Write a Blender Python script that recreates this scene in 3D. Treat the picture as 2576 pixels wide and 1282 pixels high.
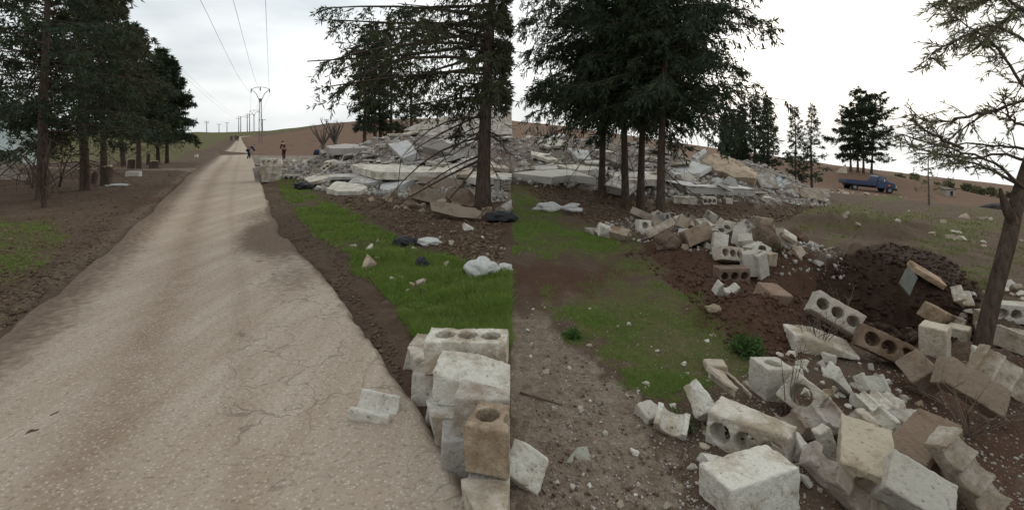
import bpy, bmesh, math, random
import numpy as np
from mathutils import Vector, Matrix, Euler, noise as mnoise
for o in list(bpy.data.objects): bpy.data.objects.remove(o)
SC = bpy.context.scene
COL = SC.collection
R = math.radians
# ------------------------------------------------------------------ camera
CAMZ = 1.6; FP = 1286.0; CX = 1288.0; Y0 = 335.0        # focal length and principal point in photograph pixels (2576 wide)
cam = bpy.data.cameras.new('camera'); camo = bpy.data.objects.new('camera', cam); COL.objects.link(camo)
camo.location = (0, 0, CAMZ); camo.rotation_euler = (R(90), 0, 0)
cam.sensor_width = 36.0; cam.lens = 36.0*FP/2576.0
cam.shift_y = -(641.0-Y0)/2576.0; cam.clip_end = 4000; cam.clip_start = 0.05
SC.camera = camo
SC.render.resolution_x = 1024; SC.render.resolution_y = 509
SC.view_settings.view_transform = 'Standard'; SC.view_settings.look = 'None'
SC.view_settings.gamma = 1; SC.view_settings.use_curve_mapping = False
SC.view_settings.exposure = 0.2
# ------------------------------------------------------------------ sky and sun
SUN_AZ, SUN_EL = 30.0, 24.0       # degrees right of the camera axis, above the horizon
sd = Vector((math.sin(R(SUN_AZ))*math.cos(R(SUN_EL)), math.cos(R(SUN_AZ))*math.cos(R(SUN_EL)), math.sin(R(SUN_EL))))
W = bpy.data.worlds.new('World'); SC.world = W; W.use_nodes = True
wn = W.node_tree.nodes; wl = W.node_tree.links; wn.clear()
wo = wn.new('ShaderNodeOutputWorld'); bg = wn.new('ShaderNodeBackground'); bg.inputs[1].default_value = 0.12
wl.new(bg.outputs[0], wo.inputs[0])
sky = wn.new('ShaderNodeTexSky'); sky.sky_type = 'NISHITA'; sky.sun_disc = False
sky.sun_elevation = R(SUN_EL); sky.sun_rotation = R(SUN_AZ); sky.dust_density = 3.0
tc = wn.new('ShaderNodeTexCoord')
mp = wn.new('ShaderNodeMapping'); mp.inputs['Scale'].default_value = (1.3, 1.3, 4.5); wl.new(tc.outputs['Generated'], mp.inputs[0])
nz = wn.new('ShaderNodeTexNoise'); nz.inputs['Scale'].default_value = 1.6; nz.inputs['Detail'].default_value = 5; nz.inputs['Roughness'].default_value = .5
wl.new(mp.outputs[0], nz.inputs['Vector'])
rp = wn.new('ShaderNodeValToRGB'); wl.new(nz.outputs['Fac'], rp.inputs[0])
e = rp.color_ramp.elements
e[0].position = .34; e[0].color = (.58, .63, .66, 1); e[1].position = .70; e[1].color = (1.0, 1.0, .97, 1)
el = rp.color_ramp.elements.new(.52); el.color = (.86, .89, .89, 1)
dt = wn.new('ShaderNodeVectorMath'); dt.operation = 'DOT_PRODUCT'; wl.new(tc.outputs['Generated'], dt.inputs[0]); dt.inputs[1].default_value = sd
gp = wn.new('ShaderNodeMapRange'); gp.inputs[1].default_value = .45; gp.inputs[2].default_value = 1; gp.inputs[3].default_value = 0; gp.inputs[4].default_value = 1
wl.new(dt.outputs['Value'], gp.inputs[0])
gm = wn.new('ShaderNodeMath'); gm.operation = 'MULTIPLY_ADD'; wl.new(gp.outputs[0], gm.inputs[0]); gm.inputs[1].default_value = .22; gm.inputs[2].default_value = 1.0
cs = wn.new('ShaderNodeVectorMath'); cs.operation = 'SCALE'; wl.new(rp.outputs[0], cs.inputs[0]); 
gs = wn.new('ShaderNodeMath'); gs.operation = 'MULTIPLY'; wl.new(gm.outputs[0], gs.inputs[0]); gs.inputs[1].default_value = 1/0.12
wl.new(gs.outputs[0], cs.inputs['Scale'])
mx = wn.new('ShaderNodeMixRGB'); mx.inputs[0].default_value = .90; wl.new(sky.outputs[0], mx.inputs[1]); wl.new(cs.outputs[0], mx.inputs[2])
wl.new(mx.outputs[0], bg.inputs[0])
sl = bpy.data.lights.new('sun', 'SUN'); sl.energy = 0.7; sl.angle = R(22); sl.color = (1, .94, .84)
so = bpy.data.objects.new('sun', sl); COL.objects.link(so); so.rotation_euler = sd.to_track_quat('Z', 'Y').to_euler()

# ------------------------------------------------------------------ helpers: numbers
def smooth(a, b, x):
    t = np.clip((np.asarray(x, float)-a)/(b-a), 0, 1); return t*t*(3-2*t)
def _hash(ix, iy, s):
    h = (ix.astype(np.int64)*374761393 + iy.astype(np.int64)*668265263 + s*1442695041) & 0x7fffffff
    h = ((h ^ (h >> 13))*1274126177) & 0x7fffffff
    return ((h ^ (h >> 16)) & 0xffff)/65535.0
def vnoise(x, y, s=0):
    x = np.asarray(x, float); y = np.asarray(y, float)
    ix = np.floor(x); iy = np.floor(y); fx = x-ix; fy = y-iy
    fx = fx*fx*(3-2*fx); fy = fy*fy*(3-2*fy); ix = ix.astype(np.int64); iy = iy.astype(np.int64)
    a = _hash(ix, iy, s); b = _hash(ix+1, iy, s); c = _hash(ix, iy+1, s); d = _hash(ix+1, iy+1, s)
    return a+(b-a)*fx+(c-a)*fy+(a-b-c+d)*fx*fy
def fbm(x, y, s=0, o=4, g=.5):
    t = 0; a = 1; n = 0
    for i in range(o):
        t = t+a*vnoise(np.asarray(x)*2**i, np.asarray(y)*2**i, s+i*17); n += a; a *= g
    return t/n*2-1
def bump(x, y, cx, cy, rx, ry, h, rot=0):
    c, s_ = math.cos(rot), math.sin(rot); dx = x-cx; dy = y-cy
    u = (dx*c+dy*s_)/rx; v = (-dx*s_+dy*c)/ry
    return h*np.clip(1-(u*u+v*v), 0, 1)**1.5
def sdf(px, py, poly):            # >0 inside, in pixels
    P = np.array(poly, float); n = len(P); d = np.full(px.shape, 1e18); ins = np.zeros(px.shape, bool)
    for i in range(n):
        a = P[i]; b = P[(i+1) % n]; ex, ey = b-a; wx = px-a[0]; wy = py-a[1]
        t = np.clip((wx*ex+wy*ey)/(ex*ex+ey*ey+1e-9), 0, 1)
        d = np.minimum(d, (wx-ex*t)**2+(wy-ey*t)**2)
        c1 = (a[1] <= py) & (b[1] > py); c2 = (a[1] > py) & (b[1] <= py); cr = ex*wy-ey*wx
        ins ^= (c1 & (cr > 0)) | (c2 & (cr < 0))
    d = np.sqrt(d); return np.where(ins, d, -d)
def s2l(c):
    return tuple((v/255/12.92 if v/255 <= .04045 else ((v/255+.055)/1.055)**2.4) for v in c)
# ------------------------------------------------------------------ the lie of the land
SKYX = np.array([-2000, 0, 480, 610, 680, 760, 820, 1000, 1180, 1287, 1400, 1600, 1800, 2000, 2100, 2576, 5000.])
SKYY = np.array([333, 333, 333, 331, 328, 320, 311, 301, 296, 303, 315, 343, 372, 400, 415, 470, 725.])
def land(x, y):
    x = np.asarray(x, float); y = np.asarray(y, float)
    z = -0.105*np.maximum(x, 0)-1.0*smooth(12, 60, y)
    yy = np.maximum(y, 1.0); px = CX+FP*x/yy
    s_ = (Y0-np.interp(px, SKYX, SKYY)+1.6*fbm(px/45., px*0+3.3, 501, 4)+1.5*smooth(815, 822, px)*smooth(1290, 1100, px))/FP
    zr = CAMZ+s_*np.maximum(yy, 1)-0.012*np.maximum(yy-260, 0)
    w = smooth(60, 260, y)
    return np.where(y > 60, z*(1-w)+zr*w, z)
def heaps(x, y):
    a = np.maximum(bump(x, y, -2.2, 22.5, 8.5, 8.2, 1.7), bump(x, y, -1.2, 25.5, 6.0, 5.0, 1.9))*(x < 0)
    b = bump(x, y, 4.0, 22.5, 10.5, 9.5, 1.7)*(x >= 0)
    c = bump(x, y, -9, 32, 7, 10, .35)
    d = bump(x, y, 9.4, 22.5, 4.6, 6.4, 1.55)
    m = np.maximum(np.maximum(a, b), np.maximum(c, d))
    m = m*(1+.25*fbm(x*.7, y*.7, 5))+.12*np.clip(m*4, 0, 1)*fbm(x*1.7, y*1.7, 9)
    # crater with its thrown-up far rim, loose earth heaps beside it
    cr = -bump(x, y, 4.55, 6.35, 1.25, 1.25, 1.0)+bump(x, y, 4.6, 8.1, 1.5, .8, .34, .1)+bump(x, y, 5.8, 7.7, .9, .9, .25)+bump(x, y, 2.35, 4.85, .75, .5, .24)+bump(x, y, 2.9, 5.5, .6, .5, .14)
    cr = cr+bump(x, y, 3.0, 8.2, 1.1, 1.2, .2)+bump(x, y, 3.6, 9.4, 1.6, .8, .22)+bump(x, y, 9.2, 13.6, 2.6, .9, .4)+bump(x, y, 6.5, 15.2, 2.0, .7, .3)+bump(x,y,11.5,14.8,1.6,.5,.3)
    cr = cr+bump(x, y, -1.6, 6.6, .55, .4, .10)+bump(x, y, -3.0, 38, 3, 3, .0)
    far = bump(x, y, 54, 86, 27, 19, 2.5)+bump(x, y, -21, 70, 6, 5, .8)*1+bump(x, y, -38, 60, 9, 5, .8)
    cr = cr*(1+.55*fbm(x*2.6, y*2.6, 31, 4, .6))
    return m+cr+far
RL_P = [(0, 820), (250, 640), (400, 505), (480, 432), (545, 392), (578, 368), (592, 352), (600, 345)]
RR_P = [(1225, 1282), (1090, 1060), (985, 920), (900, 800), (850, 720), (770, 640), (690, 540), (663, 470), (648, 425), (636, 398), (622, 374), (610, 355), (607, 346)]
_ts = np.geomspace(.9, 500, 5000)
def hit(px, py, fn=None, lift=0):
    dx = (px-CX)/FP; dz = -(py-Y0)/FP
    z = CAMZ+dz*_ts; g = (fn or G)(dx*_ts, _ts)+lift
    k = np.argmax(z < g)
    if not (z < g).any(): k = len(_ts)-1
    if k == 0: t = _ts[0]
    else:
        a = z[k-1]-g[k-1]; b = z[k]-g[k]; t = _ts[k-1]+(_ts[k]-_ts[k-1])*a/(a-b+1e-12)
    return Vector((dx*t, t, CAMZ+dz*t))
def at(px, py, Y): return Vector(((px-CX)/FP*Y, Y, CAMZ-(py-Y0)/FP*Y))
_l = [hit(a, b, land) for a, b in RL_P]; _r = [hit(a, b, land) for a, b in RR_P]
def _ext(pts):
    a, b = pts[0], pts[1]; m = (b.x-a.x)/(b.y-a.y); return [(-6., a.x+m*(-6-a.y))]+[(p.y, p.x) for p in pts]
_l = np.array(_ext(_l)); _r = np.array(_ext(_r))
def road_l(y): return np.interp(y, _l[:, 0], _l[:, 1])
def road_r(y): return np.minimum(np.interp(y, _r[:, 0], _r[:, 1]), -0.04)
def road_in(x, y): return np.minimum(x-road_l(y), road_r(y)-x)       # metres inside
def micro(x, y):
    n = fbm(x*2.2, y*2.2, 40, 4)*.030+fbm(x*13, y*13, 60, 3)*.010
    on = smooth(-.25, .15, road_in(x, y))*(x < 0)
    fade = 1-.5*smooth(20, 60, y)
    loose = smooth(.0, .25, bump(x, y, 4.6, 7.2, 3.4, 3.4, 1))
    n = n*(1-on*.93)*fade+loose*(.085*fbm(x*5, y*5, 70, 4)+.03*fbm(x*19, y*19, 75, 2))
    edge = smooth(.10, .7, 1-np.abs(road_in(x, y)+.35)*1.3)*(x < 0)*(y < 30)
    return n+.035*edge*np.abs(fbm(x*6, y*6, 80, 3))-.03*on
def G(x, y):
    x = np.asarray(x, float); y = np.asarray(y, float)
    return land(x, y)+heaps(x, y)+micro(x, y)
def gz(x, y): return float(G(np.array([x]), np.array([y]))[0])
# ------------------------------------------------------------------ helpers: objects
def tag(o, label=None, cat=None, group=None, kind=None):
    if label: o['label'] = label
    if cat: o['category'] = cat
    if group: o['group'] = group
    if kind: o['kind'] = kind
    return o
def link(name, me, mat=None, parent=None, loc=None, color=None):
    o = bpy.data.objects.new(name, me); COL.objects.link(o)
    if mat is not None and me is not None and not me.materials: me.materials.append(mat)
    if parent: o.parent = parent
    if loc is not None: o.location = loc
    if color is not None: o.color = (*color, 1)
    return o
def empty(name, loc, rz=0):
    o = bpy.data.objects.new(name, None); COL.objects.link(o); o.location = loc; o.rotation_euler = (0, 0, rz); o.empty_display_size = .1; return o
def npmesh(name, V, Fc, smoothed=False):
    V = np.asarray(V, np.float32).reshape(-1, 3); Fc = np.asarray(Fc, np.int32); k = Fc.shape[1]; n = len(Fc)
    me = bpy.data.meshes.new(name); me.vertices.add(len(V)); me.vertices.foreach_set('co', V.ravel())
    me.loops.add(n*k); me.loops.foreach_set('vertex_index', Fc.ravel())
    me.polygons.add(n); me.polygons.foreach_set('loop_start', np.arange(n, dtype=np.int32)*k)
    if smoothed: me.polygons.foreach_set('use_smooth', np.ones(n, bool))
    me.update(calc_edges=True); me.validate(); return me
class MB:                                  # collects polygons of one mesh
    def __init__(s): s.v = []; s.f = []
    def poly(s, pts):
        n = len(s.v); s.v += [tuple(p) for p in pts]; s.f.append(tuple(range(n, n+len(pts)))); return s
    def add(s, vs, fs):
        n = len(s.v); s.v += [tuple(v) for v in vs]; s.f += [tuple(i+n for i in f) for f in fs]; return s
    def box(s, c, d, M=None):
        vs = [Vector((x*d[0]/2, y*d[1]/2, z*d[2]/2)) for x in (-1, 1) for y in (-1, 1) for z in (-1, 1)]
        if M is not None: vs = [M @ v for v in vs]
        vs = [v+Vector(c) for v in vs]
        return s.add(vs, [(0, 1, 3, 2), (4, 6, 7, 5), (0, 4, 5, 1), (2, 3, 7, 6), (0, 2, 6, 4), (1, 5, 7, 3)])
    def tube(s, pts, r, n=6, cap=True):
        pts = [Vector(p) for p in pts]; rs = r if hasattr(r, '__len__') else [r]*len(pts); rings = []; b = len(s.v)
        up = Vector((.31, .17, .93))
        for i, p in enumerate(pts):
            d = (pts[min(i+1, len(pts)-1)]-pts[max(i-1, 0)]).normalized()
            a = d.cross(up); a = a.normalized() if a.length > 1e-4 else d.cross(Vector((1, 0, 0))).normalized(); c = d.cross(a)
            s.v += [tuple(p+(a*math.cos(t*2*math.pi/n)+c*math.sin(t*2*math.pi/n))*rs[i]) for t in range(n)]
        for i in range(len(pts)-1):
            for t in range(n):
                s.f.append((b+i*n+t, b+i*n+(t+1) % n, b+(i+1)*n+(t+1) % n, b+(i+1)*n+t))
        if cap:
            s.f.append(tuple(b+t for t in range(n))[::-1]); s.f.append(tuple(b+(len(pts)-1)*n+t for t in range(n)))
        return s
    def me(s, name='m', smoothed=False):
        me = bpy.data.meshes.new(name); me.from_pydata(s.v, [], s.f); me.update()
        if smoothed: me.polygons.foreach_set('use_smooth', np.ones(len(me.polygons), bool))
        return me
    def build(s, name, mat, parent=None, loc=None, smoothed=False, color=None): return link(name, s.me(name, smoothed), mat, parent, loc, color)
# ------------------------------------------------------------------ materials
MATS = {}
def newmat(name, rough=.9, spec=.2):
    m = bpy.data.materials.new(name); m.use_nodes = True; nt = m.node_tree; b = nt.nodes['Principled BSDF']
    b.inputs['Roughness'].default_value = rough
    b.inputs['Specular IOR Level'].default_value = spec
    MATS[name] = m; return m, nt, b
def nnoise(nt, scale, detail=4, rough=.6, coord='Object', vec=None):
    t = nt.nodes.new('ShaderNodeTexNoise'); t.inputs['Scale'].default_value = scale; t.inputs['Detail'].default_value = detail; t.inputs['Roughness'].default_value = rough
    if vec is None:
        c = nt.nodes.new('ShaderNodeTexCoord'); vec = c.outputs[coord]
    nt.links.new(vec, t.inputs['Vector']); return t.outputs['Fac']
def mrange(nt, v, a, b, c=0, d=1):
    m = nt.nodes.new('ShaderNodeMapRange'); nt.links.new(v, m.inputs[0])
    for i, q in zip((1, 2, 3, 4), (a, b, c, d)): m.inputs[i].default_value = q
    return m.outputs[0]
def mixc(nt, f, a, b, mode='MIX'):
    m = nt.nodes.new('ShaderNodeMixRGB'); m.blend_type = mode
    for i, q in zip((0, 1, 2), (f, a, b)):
        if hasattr(q, 'node'): nt.links.new(q, m.inputs[i])
        else: m.inputs[i].default_value = q if i == 0 else (*q[:3], 1)
    return m.outputs[0]
def mathn(nt, op, a, b):
    m = nt.nodes.new('ShaderNodeMath'); m.operation = op
    for i, q in zip((0, 1), (a, b)):
        if hasattr(q, 'node'): nt.links.new(q, m.inputs[i])
        else: m.inputs[i].default_value = q
    return m.outputs[0]
def bumpn(nt, b, h, strength=.4, dist=.02):
    n = nt.nodes.new('ShaderNodeBump'); n.inputs['Strength'].default_value = strength; n.inputs['Distance'].default_value = dist
    nt.links.new(h, n.inputs['Height']); nt.links.new(n.outputs[0], b.inputs['Normal'])
def simple(name, col, rough=.8, var=.25, scale=6, spec=.2, metal=0, bs=.2, bd=.01):
    m, nt, b = newmat(name, rough, spec); n = nnoise(nt, scale, 5)
    c = mixc(nt, mrange(nt, n, .3, .7), tuple(v*(1-var) for v in col), tuple(min(1, v*(1+var)) for v in col))
    nt.links.new(c, b.inputs['Base Color']); b.inputs['Metallic'].default_value = metal
    if bs: bumpn(nt, b, nnoise(nt, scale*5, 4), bs, bd)
    return m
def concrete():               # tint comes from the object's own colour, soil stains and pits from noise
    m, nt, b = newmat('concrete', .95, .15); oi = nt.nodes.new('ShaderNodeObjectInfo')
    gc = nt.nodes.new('ShaderNodeNewGeometry'); vec = gc.outputs['Position']
    big = nnoise(nt, 4, 6, .72, vec=vec); fine = nnoise(nt, 48, 4, .75, vec=vec); pit = nnoise(nt, 42, 2, .5, vec=vec)
    c = mixc(nt, mrange(nt, big, .25, .75), oi.outputs['Color'], (.9, .87, .8), 'MULTIPLY')
    st = mathn(nt, 'ADD', big, mrange(nt, oi.outputs['Random'], 0, 1, -.10, .12)); c = mixc(nt, mrange(nt, st, .48, .64, 0, .85), c, (.50, .42, .34), 'MULTIPLY')
    c = mixc(nt, mrange(nt, fine, .35, .65, .22, 0), c, (.25, .22, .19))
    c = mixc(nt, mrange(nt, pit, .63, .72, 0, .55), c, (.10, .085, .07))
    hv = nt.nodes.new('ShaderNodeHueSaturation'); nt.links.new(c, hv.inputs['Color']); nt.links.new(mrange(nt, oi.outputs['Random'], 0, 1, .82, 1.12), hv.inputs['Value'])
    nt.links.new(hv.outputs[0], b.inputs['Base Color'])
    h = mathn(nt, 'ADD', fine, mathn(nt, 'MULTIPLY', pit, -.6)); bumpn(nt, b, h, .7, .02); return m
M_CON = concrete()
def stone_stuff(name, a, b_, scale=9):
    m, nt, b = newmat(name, .95, .15); gc = nt.nodes.new('ShaderNodeNewGeometry')
    n = nnoise(nt, scale, 3, .6, vec=gc.outputs['Position'])
    c = mixc(nt, mrange(nt, n, .38, .62), a, b_); c = mixc(nt, mrange(nt, gc.outputs['Random Per Island'], 0, 1, 0, .5), c, tuple(v*.45 for v in b_))
    nt.links.new(c, b.inputs['Base Color']); bumpn(nt, b, nnoise(nt, 60, 3, vec=gc.outputs['Position']), .4, .01); return m
M_DEB = stone_stuff('pale_debris', (.50, .49, .46), (.30, .26, .22))
M_PEB = stone_stuff('pale_pebbles', (.48, .46, .42), (.30, .25, .20), 14)
M_LIT = stone_stuff('leaf_litter', (.20, .14, .09), (.11, .075, .05), 14)
M_CLOD = stone_stuff('soil_clods', (.065, .038, .026), (.04, .025, .017), 9)
M_CLODR = stone_stuff('red_clods', (.11, .062, .041), (.075, .044, .03), 9)
M_CLODP = stone_stuff('dry_clods', (.17, .125, .09), (.11, .078, .056), 9)
def foliage(name, a, b_, trans=.25, scale=1.3):
    m, nt, b = newmat(name, .75, .15); gc = nt.nodes.new('ShaderNodeNewGeometry')
    n = nnoise(nt, scale, 3, .6, vec=gc.outputs['Position'])
    c = mixc(nt, mrange(nt, n, .35, .65), a, b_); c = mixc(nt, gc.outputs['Random Per Island'], c, tuple(v*1.5 for v in a), 'MIX')
    mx_ = nt.nodes.new('ShaderNodeMixShader'); mx_.inputs[0].default_value = trans
    t = nt.nodes.new('ShaderNodeBsdfTranslucent'); nt.links.new(c, t.inputs[0]); nt.links.new(c, b.inputs['Base Color'])
    nt.links.new(b.outputs[0], mx_.inputs[1]); nt.links.new(t.outputs[0], mx_.inputs[2])
    nt.links.new(mx_.outputs[0], nt.nodes['Material Output'].inputs[0]); return m
M_NEED = foliage('conifer_needles', (.028, .040, .022), (.048, .056, .030), .16)
M_NEEDW = foliage('dry_conifer_needles', (.038, .044, .022), (.066, .055, .030), .18)
M_NEEDY = foliage('sparse_olive_needles', (.11, .115, .065), (.17, .145, .08), .4)
M_GRASS = foliage('bright_grass', (.115, .175, .034), (.175, .19, .064), .25, .9)
M_GRASSR = foliage('mixed_grass', (.11, .18, .035), (.185, .18, .065), .25, 1.4)
M_GRASS2 = foliage('dull_grass', (.080, .100, .030), (.14, .125, .055), .25, .9)
M_WEED = foliage('dark_weed', (.035, .075, .02), (.06, .10, .03), .2)
def barkm(name, a, b_):
    m, nt, b = newmat(name, .95, .1); c = nt.nodes.new('ShaderNodeTexCoord'); mp_ = nt.nodes.new('ShaderNodeMapping')
    mp_.inputs['Scale'].default_value = (9, 9, 1.8); nt.links.new(c.outputs['Object'], mp_.inputs[0])
    n = nnoise(nt, 3, 6, .7, vec=mp_.outputs[0]); nt.links.new(mixc(nt, mrange(nt, n, .35, .65), a, b_), b.inputs['Base Color']); bumpn(nt, b, n, .9, .04); return m
M_BARK = barkm('conifer_bark', (.045, .032, .025), (.115, .085, .065))
M_BARKG = barkm('grey_bark', (.07, .06, .05), (.17, .145, .12))
M_CUT = simple('cut_wood', (.30, .22, .14), .9, .3, 12)
M_TWIG = simple('dry_twig', (.13, .10, .075), .9, .3, 20, bs=0)
# ------------------------------------------------------------------ ground
ncol, nrow = 600, 470
uu = np.concatenate([np.linspace(-2.6, -1.06, 14, endpoint=False), np.linspace(-1.06, 0, ncol//2, endpoint=False), np.linspace(0, 1.06, ncol//2, endpoint=False), np.linspace(1.06, 2.6, 15)])
yr = np.concatenate([np.linspace(-4, 1.2, 12, endpoint=False), 1/np.linspace(1/1.2, 1/70., nrow), np.geomspace(71.5, 1500, 70)])
U_, Y_ = np.meshgrid(uu, yr); X_ = U_*(np.maximum(Y_, 0)+1.3)
def pix(x, y, z):
    yy = np.maximum(y, .8); return CX+FP*x/yy, Y0-FP*(z-CAMZ)/yy
def cov(px, py, poly, soft=18, wob=0, x=None, y=None, seed=0):
    d = sdf(px, py, poly)
    if wob: d = d+wob*fbm(px/55., py/34., seed, 4)
    return smooth(-soft, soft, d)
LAWN = [(688, 452), (762, 452), (800, 500), (880, 530), (975, 580), (1050, 625), (1150, 660), (1300, 690), (1300, 880), (1060, 862), (1005, 800), (962, 735), (890, 690), (875, 640), (790, 600), (725, 515)]
GR1 = [(1280, 480), (1390, 520), (1480, 570), (1600, 630), (1660, 655), (1560, 690), (1450, 660), (1280, 640)]
GR2 = [(1380, 735), (1560, 700), (1720, 720), (1800, 800), (1900, 880), (1890, 960), (1720, 970), (1700, 1010), (1580, 960), (1480, 900), (1400, 800)]
RSOIL = [(1560, 640), (1700, 600), (1930, 590), (2090, 690), (2060, 800), (2010, 920), (1840, 890), (1770, 790), (1700, 720)]
DSOIL = [(2055, 690), (2130, 640), (2250, 612), (2390, 650), (2470, 730), (2450, 850), (2300, 870), (2120, 860), (2030, 800)]
RS2 = [(2200, 930), (2600, 880), (2600, 1300), (2480, 1300), (2400, 1100), (2260, 1030)]
DUSTR = [(1640, 1100), (1800, 960), (2010, 890), (2300, 880), (2600, 830), (2600, 960), (2330, 980), (2250, 1100), (2450, 1300), (1700, 1300)]
OLIVE = [(1900, 560), (2080, 500), (2620, 500), (2620, 900), (2480, 760), (2300, 610), (2000, 590)]
FARB = [(2060, 400), (2640, 470), (2640, 515), (2400, 500), (2070, 505)]
RUB_L = [(560, 396), (660, 372), (800, 352), (1000, 330), (1300, 250), (1300, 505), (1180, 512), (1000, 495), (800, 480), (735, 450), (660, 420)]
RUB_R = [(1270, 340), (1800, 340), (1990, 420), (2090, 470), (2080, 520), (1900, 515), (1700, 505), (1500, 480), (1270, 468)]
RUBW = [(1480, 590), (1560, 545), (1660, 530), (1800, 555), (1900, 540), (1990, 590), (2130, 640), (2140, 720), (2050, 720), (1850, 650), (1700, 620), (1560, 600)]
PALE = [(1270, 800), (1380, 800), (1480, 900), (1600, 980), (1640, 1100), (1800, 1320), (1270, 1320)]
STRIP = [(1270, 655), (1500, 665), (1600, 700), (1480, 735), (1270, 745)]
VERG = [(-60, 545), (130, 560), (190, 590), (110, 670), (40, 715), (-60, 730)]
def masks(X, Y, Z):
    px, py = pix(X, Y, Z); L = X < 0; M = {}
    M['green'] = np.where(L, np.maximum(cov(px, py, LAWN, 26, 62, seed=3), .62*cov(px, py, VERG, 40, 70, seed=4)), 0)
    M['green'] = M['green']*(.35+.65*smooth(-.38, .02, fbm(X*1.3, Y*1.1, 77, 4, .6)))
    M['dull'] = np.where(~L, np.maximum(np.maximum(cov(px, py, GR1, 34, 70, seed=5), .85*cov(px, py, GR2, 40, 90, seed=6)), .75*cov(px, py, OLIVE, 14, 50, seed=7)*smooth(-.25, .35, fbm(px/160, py/26, 8))), 0)
    gf = smooth(0, 3, road_l(Y)-X-2)*smooth(34, 46, Y)*L
    M['dull'] = np.where(L, gf*.95, M['dull'])
    M['red'] = np.where(~L, np.maximum(np.maximum(cov(px, py, RSOIL, 32, 70, seed=9), .8*cov(px, py, RS2, 44, 70, seed=10)), .8*cov(px, py, STRIP, 22, 40, seed=12)), .6*smooth(.1, .6, fbm(X*.7, Y*.5, 13)))
    M['dark'] = np.where(~L, cov(px, py, DSOIL, 16, 26, seed=11), smooth(.45, 1, 1-np.abs(road_in(X, Y)+.45)*1.2)*smooth(30, 18, Y)*.35)
    rr = np.where(L, cov(px, py, RUB_L, 10, 30, seed=14), np.maximum(cov(px, py, RUB_R, 10, 30, seed=15),   .35*cov(px, py, RUBW, 14, 30, seed=16)))
    M['dust'] = np.maximum(rr*(Y < 60), np.where(~L, .22*cov(px, py, DUSTR, 44, 80, seed=17), 0))
    M['pale'] = np.where(L, .55*smooth(0, .8, .6-np.abs(road_in(X, Y)+.1))*(X < road_l(Y)+.5)+.9*smooth(1.6, .3, np.abs(Y-24.5+.25*(X+14)))*(X < -13), .9*cov(px, py, PALE, 46, 80, seed=18))
    hill = smooth(42, 60, Y)*np.where(L, (X > road_r(Y)+.3), 1.0)
    M['brown'] = hill
    return M
Zl = land(X_, Y_)+heaps(X_, Y_)
MK = masks(X_, Y_, Zl)
Zg = G(X_, Y_)
Zg = Zg-.02*MK['green']*0
Vg = np.stack([X_, Y_, Zg], -1).reshape(-1, 3); nr, nc = X_.shape
idx = np.arange(nr*nc).reshape(nr, nc)
Fg = np.stack([idx[:-1, :-1], idx[:-1, 1:], idx[1:, 1:], idx[1:, :-1]], -1).reshape(-1, 4)
gme = npmesh('ground', Vg, Fg, True)
for nm, ks in (('mask_a', ('green', 'dull', 'red', 'dark')), ('mask_b', ('dust', 'pale', 'brown', 'brown'))):
    at_ = gme.color_attributes.new(nm, 'FLOAT_COLOR', 'POINT')
    at_.data.foreach_set('color', np.stack([MK[k] for k in ks], -1).astype(np.float32).ravel())
m, nt, b = newmat('earth', 1.0, .08); MG = m
gp_ = nt.nodes.new('ShaderNodeNewGeometry').outputs['Position']
def attr(nm):
    a = nt.nodes.new('ShaderNodeVertexColor'); a.layer_name = nm; s_ = nt.nodes.new('ShaderNodeSeparateColor'); nt.links.new(a.outputs[0], s_.inputs[0]); return s_.outputs, a.outputs['Alpha']
(mg_, md_, mr_), mk_ = attr('mask_a'); (mu_, mp2, mb_), _x = attr('mask_b')
n1 = nnoise(nt, 1.1, 5, .6, vec=gp_); n2 = nnoise(nt, 9, 5, .7, vec=gp_); n3 = nnoise(nt, 45, 3, .7, vec=gp_)
c = mixc(nt, mrange(nt, n1, .35, .65), (.11, .075, .052), (.17, .125, .09))
c = mixc(nt, mrange(nt, n2, .38, .66, 0, .6), c, (.085, .058, .042))
def over(c, mask, ca, cb, sharp=.22, nn=None):
    f = mathn(nt, 'ADD', mask, mathn(nt, 'MULTIPLY', mathn(nt, 'SUBTRACT', nn or n2, .5), .9))
    col = mixc(nt, mrange(nt, n2, .35, .65), ca, cb); return mixc(nt, mrange(nt, f, .5-sharp, .5+sharp), c, col)
c = over(c, mb_, (.15, .092, .062), (.205, .128, .088))
c = over(c, mp2, (.31, .25, .195), (.18, .135, .10))
c = over(c, mu_, (.33, .29, .25), (.17, .13, .10))
c = over(c, md_, (.088, .105, .035), (.15, .125, .06))
c = over(c, mg_, (.075, .105, .026), (.115, .085, .045))
c = over(c, mr_, (.090, .050, .033), (.125, .072, .048))
c = over(c, mk_, (.034, .020, .0135), (.068, .040, .027))
c = mixc(nt, mrange(nt, n3, .30, .66, .5, 0), c, (.03, .022, .016))
n6 = nnoise(nt, 22, 3, .6, vec=gp_); c = mixc(nt, mrange(nt, n6, .58, .70, 0, .55), c, (.06, .044, .032))
c = mixc(nt, mrange(nt, n3, .66, .76, 0, .32), c, (.40, .36, .31))
nt.links.new(c, b.inputs['Base Color'])
bumpn(nt, b, mathn(nt, 'ADD', n3, mathn(nt, 'MULTIPLY', n2, 1.5)), .7, .05)
ground = link('ground', gme, MG); tag(ground, 'uneven brown earth with grass patches rubble dust and a crater', 'ground', kind='structure')
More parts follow.
